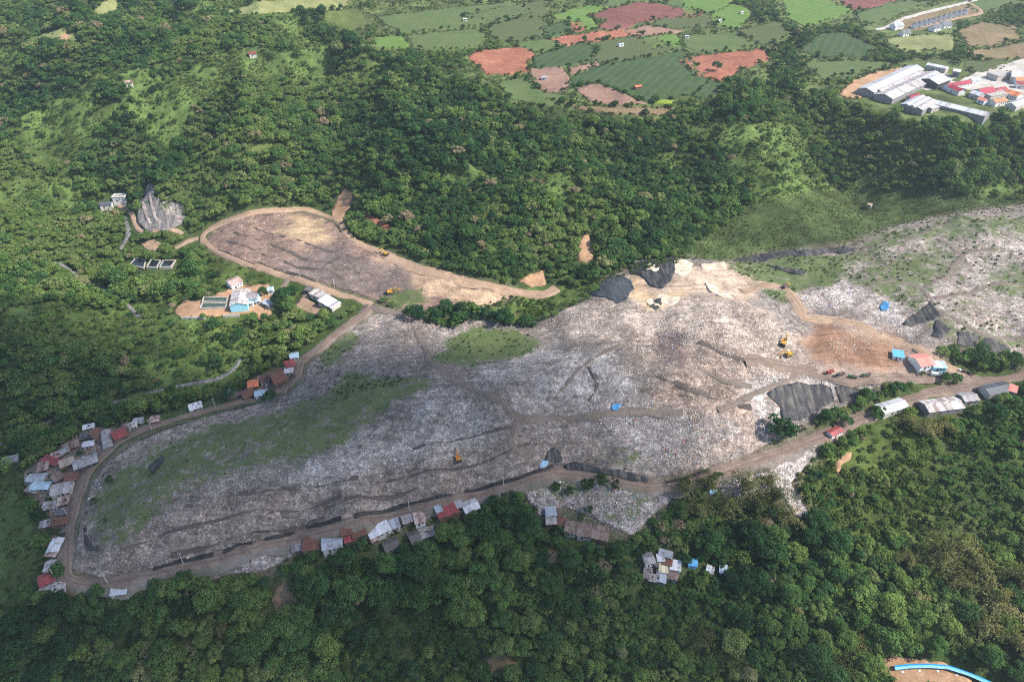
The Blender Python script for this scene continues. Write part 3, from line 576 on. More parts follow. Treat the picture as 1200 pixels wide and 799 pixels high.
# ---- cleared ground and fields
FIELDS = []
for nm, mt, poly in [
 ('field','redsoil',[(548,68),(560,60),(608,55),(627,62),(617,78),(620,84),(600,88),(570,88)]), ('field','redsoil',[(644,46),(660,42),(700,38),(735,34),(756,40),(710,46),(665,54)]),
 ('field','darkred',[(688,20),(715,10),(755,2),(772,6),(826,15),(822,20),(760,25),(745,28),(728,36),(700,34),(712,22)]), ('field','crop_dark',[(624,66),(680,50),(700,57),(690,72),(660,78),(626,82)]), ('field','crop_olive',[(682,50),(755,42),(800,58),(760,66),(708,74),(692,70),(702,57)]),
 ('field','crop_dark',[(668,92),(704,77),(760,67),(802,60),(832,92),(815,110),(762,121),(728,108),(700,97),(672,102)]), ('field','brownplot',[(620,82),(655,77),(668,90),(665,106),(640,109),(618,98)]), ('field','brownplot',[(664,80),(700,73),(705,77),(670,88)]),
 ('field','brownplot',[(672,104),(698,98),(730,110),(758,122),(724,124),(690,119)]), ('field','crop_lime',[(762,121),(778,112),(790,117),(786,125)]), ('field','crop_mid',[(582,96),(618,90),(635,108),(662,112),(640,126),(600,118)]),
 ('field','redsoil',[(792,70),(830,64),(895,58),(902,70),(870,82),(845,97),(815,88)]), ('field','crop_dark',[(935,60),(960,40),(990,38),(1028,56),(1008,66),(960,68)]), ('field','crop_bright',[(915,-6),(975,-4),(1000,14),(945,33),(922,22)]),
 ('field','darkred',[(968,-3),(1062,-3),(1030,8),(1008,13),(985,8)]), ('field','crop_mid',[(800,42),(860,38),(890,54),(830,62),(803,58)]), ('field','tanplot',[(1122,36),(1150,26),(1190,32),(1196,46),(1160,56),(1135,54)]), ('field','crop_mid',[(1142,-4),(1192,-4),(1168,12),(1148,16),(1130,8)]),
 ('field','tanplot',[(1130,60),(1160,58),(1195,50),(1230,52),(1225,68),(1150,70)]), ('field','orange',[(984,110),(1000,94),(1030,84),(1060,78),(1040,92),(1008,116),(992,117)]), ('field','crop_dark',[(633,33),(660,26),(676,36),(645,42)]), ('field','crop_bright',[(748,46),(790,40),(800,52),(765,58)]), ('field','crop_olive',[(765,22),(830,16),(850,26),(800,34),(770,32)]),
 ('field','redsoil',[(664,27),(680,26),(688,34),(672,38)]), ('field','crop_mid',[(440,20),(540,8),(600,2),(620,14),(560,30),(470,40)]), ('field','crop_olive',[(540,20),(590,8),(640,0),(640,20),(580,26)]), ('field','crop_bright',[(800,20),(840,14),(860,0),(800,-2)]), ('field','tanplot',[(640,116),(680,124),(740,126),(790,127),(780,136),(700,133)]),
 ('field','crop_mid',[(600,52),(640,44),(658,56),(626,63),(610,56)]), ('field','crop_bright',[(642,20),(690,6),(714,9),(690,19),(702,33),(690,37),(666,26)]), ('field','crop_mid',[(702,0),(755,-5),(754,1),(716,8)]), ('field','crop_olive',[(572,32),(622,16),(640,24),(632,34),(640,43),(602,50),(576,44)]), ('field','crop_mid',[(772,4),(800,-5),(802,8),(824,13)]), ('field','crop_bright',[(830,18),(860,4),(882,14),(864,35),(838,30)]), ('field','crop_olive',[(862,37),(908,24),(928,40),(902,54),(892,52)]), ('field','crop_mid',[(1002,16),(1060,1),(1090,3),(1040,22),(1012,32)]), ('field','paleslope',[(1032,46),(1080,41),(1118,42),(1118,58),(1062,62)]), ('field','crop_mid',[(940,73),(1000,71),(1050,74),(1000,86),(962,92)]), ('field','crop_mid',[(475,42),(560,33),(572,45),(545,58),(485,58)]), ('field','crop_bright',[(438,44),(472,42),(480,57),(442,58)]), ('field','brownplot',[(726,37),(760,30),(800,36),(790,39),(745,44)]), ('field','crop_dark',[(810,112),(834,93),(846,99),(838,112),(822,118)]), ('field','crop_olive',[(1130,72),(1180,70),(1175,80),(1140,86),(1128,80)]),
 ('clearing','paleslope',[(33,50),(50,40),(75,32),(80,38),(60,50)]), ('clearing','paleslope',[(102,20),(120,4),(138,-4),(139,14),(122,20)]), ('clearing','orange',[(68,45),(76,40),(82,44),(80,57),(74,60)]), ('clearing','paleslope',[(80,42),(96,36),(100,42),(86,52)]), ('clearing','paleslope',[(265,14),(300,4),(350,-4),(420,-4),(400,10),(330,14),(285,20)]), ('clearing','grass',[(280,183),(303,167),(322,170),(312,186)]),
 ('clearing','grass',[(380,14),(420,10),(430,30),(400,42),(380,30)]), ('clearing','orange',[(1022,772),(1045,766),(1080,772),(1110,778),(1135,795),(1150,812),(1040,815),(1030,790)]), ('clearing','tanplot',[(180,650+50),(181,701),(180,702)]),
 ('landslip','orange',[(675,305),(681,282),(687,269),(692,285),(695,303),(686,308)]), ('landslip','orange',[(608,330),(620,320),(637,317),(638,334),(622,338)]), ('landslip','orange',[(390,250),(396,232),(403,222),(414,228),(410,245),(402,258),(393,260)]), ('landslip','redsoil',[(425,247),(440,255),(460,265),(458,269),(440,262),(428,256)]), ('landslip','orange',[(978,545),(986,532),(1000,530),(998,538),(985,546),(984,560),(980,556)]), ('landslip','tanplot',[(318,702),(330,680),(345,690),(350,715),(335,725),(322,718)]),
 ('landslip','sandy',[(165,285),(180,280),(190,286),(184,294),(170,292)]), ('landslip','sandy',[(346,360),(352,346),(357,340),(364,352),(378,360),(372,368),(355,364)]), ('landslip','tanplot',[(565,770),(590,762),(605,780),(580,792)]),
 ('yard','orange',[(204,363),(213,355),(240,351),(262,341),(276,335),(312,333),(319,340),(318,350),(312,360),(319,368),(308,376),(292,366),(270,369),(240,371),(206,371)]), ('yard','concrete',[(1140,88),(1200,70),(1240,80),(1240,125),(1190,122),(1150,112),(1120,100)]), ('yard','concrete',[(1060,100),(1098,86),(1122,92),(1110,98),(1085,106)]), ('yard','tanplot',[(1038,30),(1060,20),(1100,12),(1138,4),(1150,14),(1110,26),(1070,36),(1042,36)]),
 ('yard','road',[(28,552),(60,532),(95,505),(150,494),(160,502),(120,528),(98,556),(88,580),(80,612),(62,610),(48,598),(30,575)]), ('yard','road',[(50,640),(60,626),(78,628),(76,660),(72,688),(48,690)]), ('yard','road',[(262,466),(300,442),(335,428),(350,420),(352,438),(335,458),(300,465)])]:
    if nm == 'clearing' and mt == 'tanplot': continue
    if nm == 'field': FIELDS.append(poly)
    sheet(nm, poly, M[mt], 5.0 if nm == 'field' else 3.0, .35, .0 if nm == 'field' else .4, prot=(nm in ('field', 'landslip')), wob=1.8 if nm == 'field' else 2.6)
RK = [(163,266),(163,246),(168,228),(180,217),(185,232),(196,240),(214,238),(218,252),(212,264),(190,271),(172,270)]
sheet('rock_face', RK, M['rock'], 1.8, .3, .5, prot=False, smooth=False, wob=5.0, relief=lambda x, y: (1 - np.abs(fbm(x * .6 + y * .8, y * .6 - x * .8, 13, 31, 4) - .5) * 4) * 1.0 + fbm(x, y, 4, 37, 2) * 1.8)

for px in ([(176,224),(178,240),(182,254),(188,264)], [(187,236),(194,246),(204,250)], [(168,238),(172,252),(178,264)], [(200,244),(206,254),(214,258)]): ribbon('rock_ledge', px, 1.5, M['rock_old'], off=2.0, r_prot=0, wvar=.8)
# ---- liner sheets
def liner(poly, label, mat='liner', seed=1, amp=.3):
    sheet('liner_sheet', poly, M[mat], 1.6, .95, 0, seed, kind='thing', smooth=True, label=label, cat='plastic sheet', wob=1.6, relief=lambda x, y: (fbm(x, y, 4.5, seed, 2) - .5) * amp + np.abs(np.sin(x * .35 + y * .2 + 4 * vnoise(x, y, 9, seed))) * amp * .4)
liner([(692,346),(704,334),(717,322),(728,324),(740,330),(742,340),(735,352),(722,356),(705,349)], 'smooth slate grey liner sheet on the left flank of the upper mound', 'liner_slate', 3, .4)
liner([(735,314),(752,305),(770,303),(788,306),(792,318),(786,330),(776,338),(762,336),(750,326),(740,322)], 'crumpled black liner sheet over the crest beside the cream cover soil', 'liner', 5)
liner([(762,362),(766,353),(775,350),(776,358),(770,365)], 'small black liner scrap on the cream soil of the crest', 'liner', 6)
liner([(898,462),(916,453),(935,449),(948,452),(962,452),(974,456),(978,470),(966,478),(952,487),(934,494),(918,498),(914,478)], 'large black liner sheet spread like a fan below the fresh waste', 'liner', 7, .4)
liner([(978,455),(996,452),(1006,458),(1034,459),(1030,463),(1004,466),(986,474)], 'narrow black liner sheet beside the fan shaped one near the road', 'liner', 9)
liner([(1057,382),(1070,370),(1090,355),(1102,371),(1092,376),(1080,380),(1068,384)], 'pointed black liner sheet highest of the row on the right slope', 'liner', 11)
liner([(1092,394),(1098,376),(1106,380),(1114,386),(1104,398)], 'black torn liner sheet second in the row on the right slope', 'liner', 12)
liner([(1122,405),(1123,388),(1134,390),(1146,396),(1143,406),(1132,408)], 'black liner sheet third in the row on the right slope', 'liner', 13)
liner([(1147,411),(1154,397),(1170,402),(1184,409),(1176,421),(1160,416)], 'wide black liner sheet lowest in the row on the right slope', 'liner', 14)
liner([(660,546),(672,543),(700,548),(740,556),(759,562),(757,566),(730,562),(690,553),(664,550)], 'long black liner strip bordering the bend of the perimeter road', 'liner', 15)
liner([(638,541),(642,530),(648,524),(655,530),(658,541),(648,543)], 'upright dark liner sheet at the left end of the long strip', 'liner', 16)
liner([(858,306),(880,301),(920,295),(960,292),(1000,291),(1002,296),(960,299),(915,303),(890,308)], 'thin black liner strip along the green upper edge', 'liner', 17)
liner([(900,311),(925,314),(945,320),(940,323),(915,318)], 'short black liner strip lying in the green patch', 'liner', 18)
liner([(176,548),(186,538),(192,534),(194,542),(186,548),(180,556)], 'wet black liner sheet in the hollow of the green bank', 'liner', 19)

def kerb(poly, hgt=.9, wd=.7, deep=2.0):
    x, y, _ = ground([p[0] for p in poly], [p[1] for p in poly]); zb = float(np.max(Z(x, y)))
    mb = MB(); n = len(x)
    for i in range(n):
        a = Vector((x[i], y[i], zb)); b = Vector((x[(i+1) % n], y[(i+1) % n], zb)); d = (b - a).normalized(); s = Vector((-d.y, d.x, 0)) * wd * .5; a2 = a - d * wd * .5; b2 = b - d * wd * .5
        mb.add([a2 - s - Vector((0,0,deep)), b2 - s - Vector((0,0,deep)), b2 + s - Vector((0,0,deep)), a2 + s - Vector((0,0,deep)), a2 - s + Vector((0,0,hgt)), b2 - s + Vector((0,0,hgt)), b2 + s + Vector((0,0,hgt)), a2 + s + Vector((0,0,hgt))],
               [(3,2,1,0),(4,5,6,7),(0,1,5,4),(1,2,6,5),(2,3,7,6),(3,0,4,7)])
    return mb
def tank(poly, water, label, hgt=.9, wd=.8):
    x, y, _ = ground([p[0] for p in poly], [p[1] for p in poly]); zb = float(np.max(Z(x, y))); c = Vector((float(x.mean()), float(y.mean()), zb)); r = empty('settling_tank', c); tag(r, label, 'tank', 'settling tanks')
    mb = kerb(poly, hgt, wd, 5.0); mb.v = [(p[0] - c.x, p[1] - c.y, p[2] - c.z) for p in mb.v]; mb.build('rim', M['concrete'], r)
    m = MB(); q = [(x[i] - c.x, y[i] - c.y, hgt - .45) for i in range(len(x))]; a = sum(q[i][0] * q[(i+1) % len(q)][1] - q[(i+1) % len(q)][0] * q[i][1] for i in range(len(q))); m.add(q if a > 0 else q[::-1], [tuple(range(len(q)))]); m.build('water', M[water], r); fill(m_open, poly); fill(m_prot, poly)
tank([(154,315),(161,306),(171,306),(169,315)], 'water_dark', 'leftmost dark settling pool among the trees')
tank([(173,315),(178,306),(188.5,306),(184,315)], 'water_dark', 'middle dark settling pool among the trees')
tank([(188,315),(192,306),(206,306),(201,315)], 'water_dark', 'rightmost dark settling pool among the trees')
tank([(235,363),(238,357),(266,356),(265,362)], 'water_green', 'front green water tank at the treatment works')
tank([(238,356),(240,350.5),(267,349.5),(266,355)], 'water_green', 'back green water tank at the treatment works')

# ------------------------------------------------------------------ buildings
def building(name, p1, p2, width, h, roof, roofmat, wallmat, label, cat, group=None, pitch=.32, eave=.5, wins=2, sheets=None, lift=None, prot=4):
    """p1-p2: the ends of the ridge (or centre line) as seen in the photo"""
    u = np.array([p1[0], p2[0]], float); v = np.array([p1[1], p2[1]], float)
    rh = h + (width * .5 * pitch if roof == 'gable' else 0)
    x, y, z = ground(u, v, rh); a = Vector((x[0], y[0], 0)); b = Vector((x[1], y[1], 0))
    L = max((b - a).length, 3.0); c = (a + b) / 2; rz = math.atan2(b.y - a.y, b.x - a.x)
    ca, sa = math.cos(rz), math.sin(rz); W = width / 2; l = L / 2
    cs = [(c.x + i * l * ca - j * W * sa, c.y + i * l * sa + j * W * ca) for i in (-1, 0, 1) for j in (-1, 0, 1)]
    zz = Z([q[0] for q in cs], [q[1] for q in cs]); zb = float(np.mean(zz)) + .3; lo = float(zz.min()) - zb - 1.0
    root = empty(name, (c.x, c.y, zb), rz); tag(root, label, cat, group)
    pu, pv, pd = proj(c.x, c.y, zb + h * .5); rr = max(L, width) * .5 * FPX / pd
    q = [proj(qx, qy, zb) for qx, qy in cs]; stroke(m_open, [(q[1][0], q[1][1]), (q[7][0], q[7][1])], width * .5 * FPX / pd + 5)
    stroke(m_prot, [(float(u[0]), float(v[0])), (float(u[1]), float(v[1]))], max(2., width * .42 * FPX / pd)); stroke(m_prot, [(q[1][0], q[1][1]), (q[7][0], q[7][1])], max(2., width * .3 * FPX / pd))
    rnd = random.Random(int(p1[0] * 31 + p1[1] * 17)); mb = MB(); rm = M['r_' + roofmat]; wm = M['wall_' + wallmat]
    if roof == 'gable':
        gz = W * pitch
        mb.add([(-l,-W,lo),(l,-W,lo),(l,W,lo),(-l,W,lo),(-l,-W,h),(l,-W,h),(l,W,h),(-l,W,h),(-l,0,h+gz),(l,0,h+gz)],
               [(0,1,5,4),(2,3,7,6),(1,2,6,9,5),(3,0,4,8,7)])
    else: mb.add([(-l,-W,lo),(l,-W,lo),(l,W,lo),(-l,W,lo),(-l,-W,h-.05),(l,-W,h-.05),(l,W,h-.05+W*.12),(-l,W,h-.05+W*.12)], [(0,1,5,4),(1,2,6,5),(2,3,7,6),(3,0,4,7)])
    mb.build('wall', wm, root)
    n = sheets or max(3, int(L / 1.9)); le = l + eave; dx = 2 * le / n
    def slope(y0, z0, y1, z1):
        m = MB()
        for i in range(n):
            xa = -le + i * dx; xb = xa + dx - .06; dz = rnd.uniform(0, .05) + (.03 if i % 2 else 0); t = min(1, max(0, rnd.gauss(.5, .17)))
            e = rnd.uniform(-.18, .18) if name in ('shack', 'shed') else 0
            k = 1 + e / max(1, abs(y1 - y0)); ya, za = y0 + (y1 - y0) * k, z0 + (z1 - z0) * k
            q = [(xa, y0, z0 + dz), (xb, y0, z0 + dz), (xb, ya, za + dz), (xa, ya, za + dz)]
            if y1 > y0: m.slab(q, .09, t)
            else: m.slab([q[1], q[0], q[3], q[2]], .09, t)
            xm = (xa + xb) / 2   # standing rib of the sheet
            hh = .07
            m.add([(xm-.08,y0,z0+dz+.005),(xm,y0,z0+dz+hh),(xm+.08,y0,z0+dz+.005),(xm-.08,ya,za+dz+.005),(xm,ya,za+dz+hh),(xm+.08,ya,za+dz+.005)], [(0,1,4,3),(1,2,5,4)] if y1 < y0 else [(3,4,1,0),(4,5,2,1)], t)
        return m
    if roof == 'gable':
        zt = h + W * pitch + .12; ze = h - eave * pitch + .12
        for s in (-1, 1): slope(s * .02, zt, s * (W + eave), ze).build('roof_slope', rm, root)
        rc = MB(); rc.add([(-le-.1,-.35,zt-.35*pitch+.10),(-le-.1,0,zt+.13),(-le-.1,.35,zt-.35*pitch+.10),(le+.1,-.35,zt-.35*pitch+.10),(le+.1,0,zt+.13),(le+.1,.35,zt-.35*pitch+.10)], [(0,3,4,1),(1,4,5,2)], .4); rc.build('ridge_cap', rm, root)
    elif roof == 'shed':
        slope(W + eave, h + (W + eave) * .12 + .1, -W - eave, h - eave * .12 + .05 - 0).build('roof', rm, root)
        if name == 'shack':
            wt = MB()
            for _ in range(rnd.randint(2, 4)):
                wx, wy = rnd.uniform(-l * .8, l * .8), rnd.uniform(-W * .7, W * .7); zz_ = h + .22 + (wy + W) * .12; wt.box(wx - .35, wx + .35, wy - .25, wy + .25, zz_, zz_ + .3, rnd.random())
            wt.build('roof_weight', M['black'], root)['kind'] = 'stuff'
    elif roof == 'flat':
        m = MB(); m.box(-l-.2, l+.2, -W-.2, W+.2, h, h + .3); m.build('roof', rm, root)
        m = MB(); m.box(-l-.2,l+.2,-W-.2,-W+.1,h+.3,h+.9); m.box(-l-.2,l+.2,W-.1,W+.2,h+.3,h+.9); m.box(-l-.2,-l+.1,-W+.1,W-.1,h+.3,h+.9); m.box(l-.1,l+.2,-W+.1,W-.1,h+.3,h+.9); m.build('parapet', wm, root)
    elif roof == 'dome':
        m = MB(); k = 9; pr = [(-le + 2*le*i/ (n), ) for i in range(n+1)]
        for j in range(k):
            t0, t1 = math.pi * j / k, math.pi * (j+1) / k
            for i in range(n):
                xa = -le + i*dx; xb = xa + dx
                m.add([(xa, -math.cos(t0)*(W+.3), h + math.sin(t0)*W*.6),(xb, -math.cos(t0)*(W+.3), h + math.sin(t0)*W*.6),(xb, -math.cos(t1)*(W+.3), h + math.sin(t1)*W*.6),(xa, -math.cos(t1)*(W+.3), h + math.sin(t1)*W*.6)], [(0,1,2,3)], rnd.uniform(.35,.65))
        for s in (-1, 1):
            m.add([(s*le, -math.cos(math.pi*j/k)*(W+.3), h + math.sin(math.pi*j/k)*W*.6) for j in range(k+1)], [tuple(range(k+1)) if s > 0 else tuple(reversed(range(k+1)))])
        m.build('roof', rm, root)
    side = -1 if abs(math.sin(rz)) < .7 or True else 1
    # the long side that faces the camera
    side = -1 if ca > 0 else 1
    d = MB(); dw = min(1.2, l * .4) if h < 5 else 2.2; d.box(-l*.3-dw/2, -l*.3+dw/2, side*W - .06, side*W + .06, 0, min(2.1, h*.8) if h < 5 else h*.7); d.build('door', M['door'], root)
    nw = max(1, min(wins, int(L / 3))) if wins else 0
    for i in range(nw):
        wx = -l * .1 + (i + .5) * (l * 1.0) / nw
        m = MB(); m.box(wx-.55, wx+.55, side*W-.05, side*W+.05, h*.42, h*.42+.95); wnd = m.build('window', M['glass'], root)
        m = MB(); m.box(wx-.65, wx+.65, side*W-.09, side*W+.09, h*.42-.12, h*.42-.005); m.build('sill', wm, wnd)
    return root

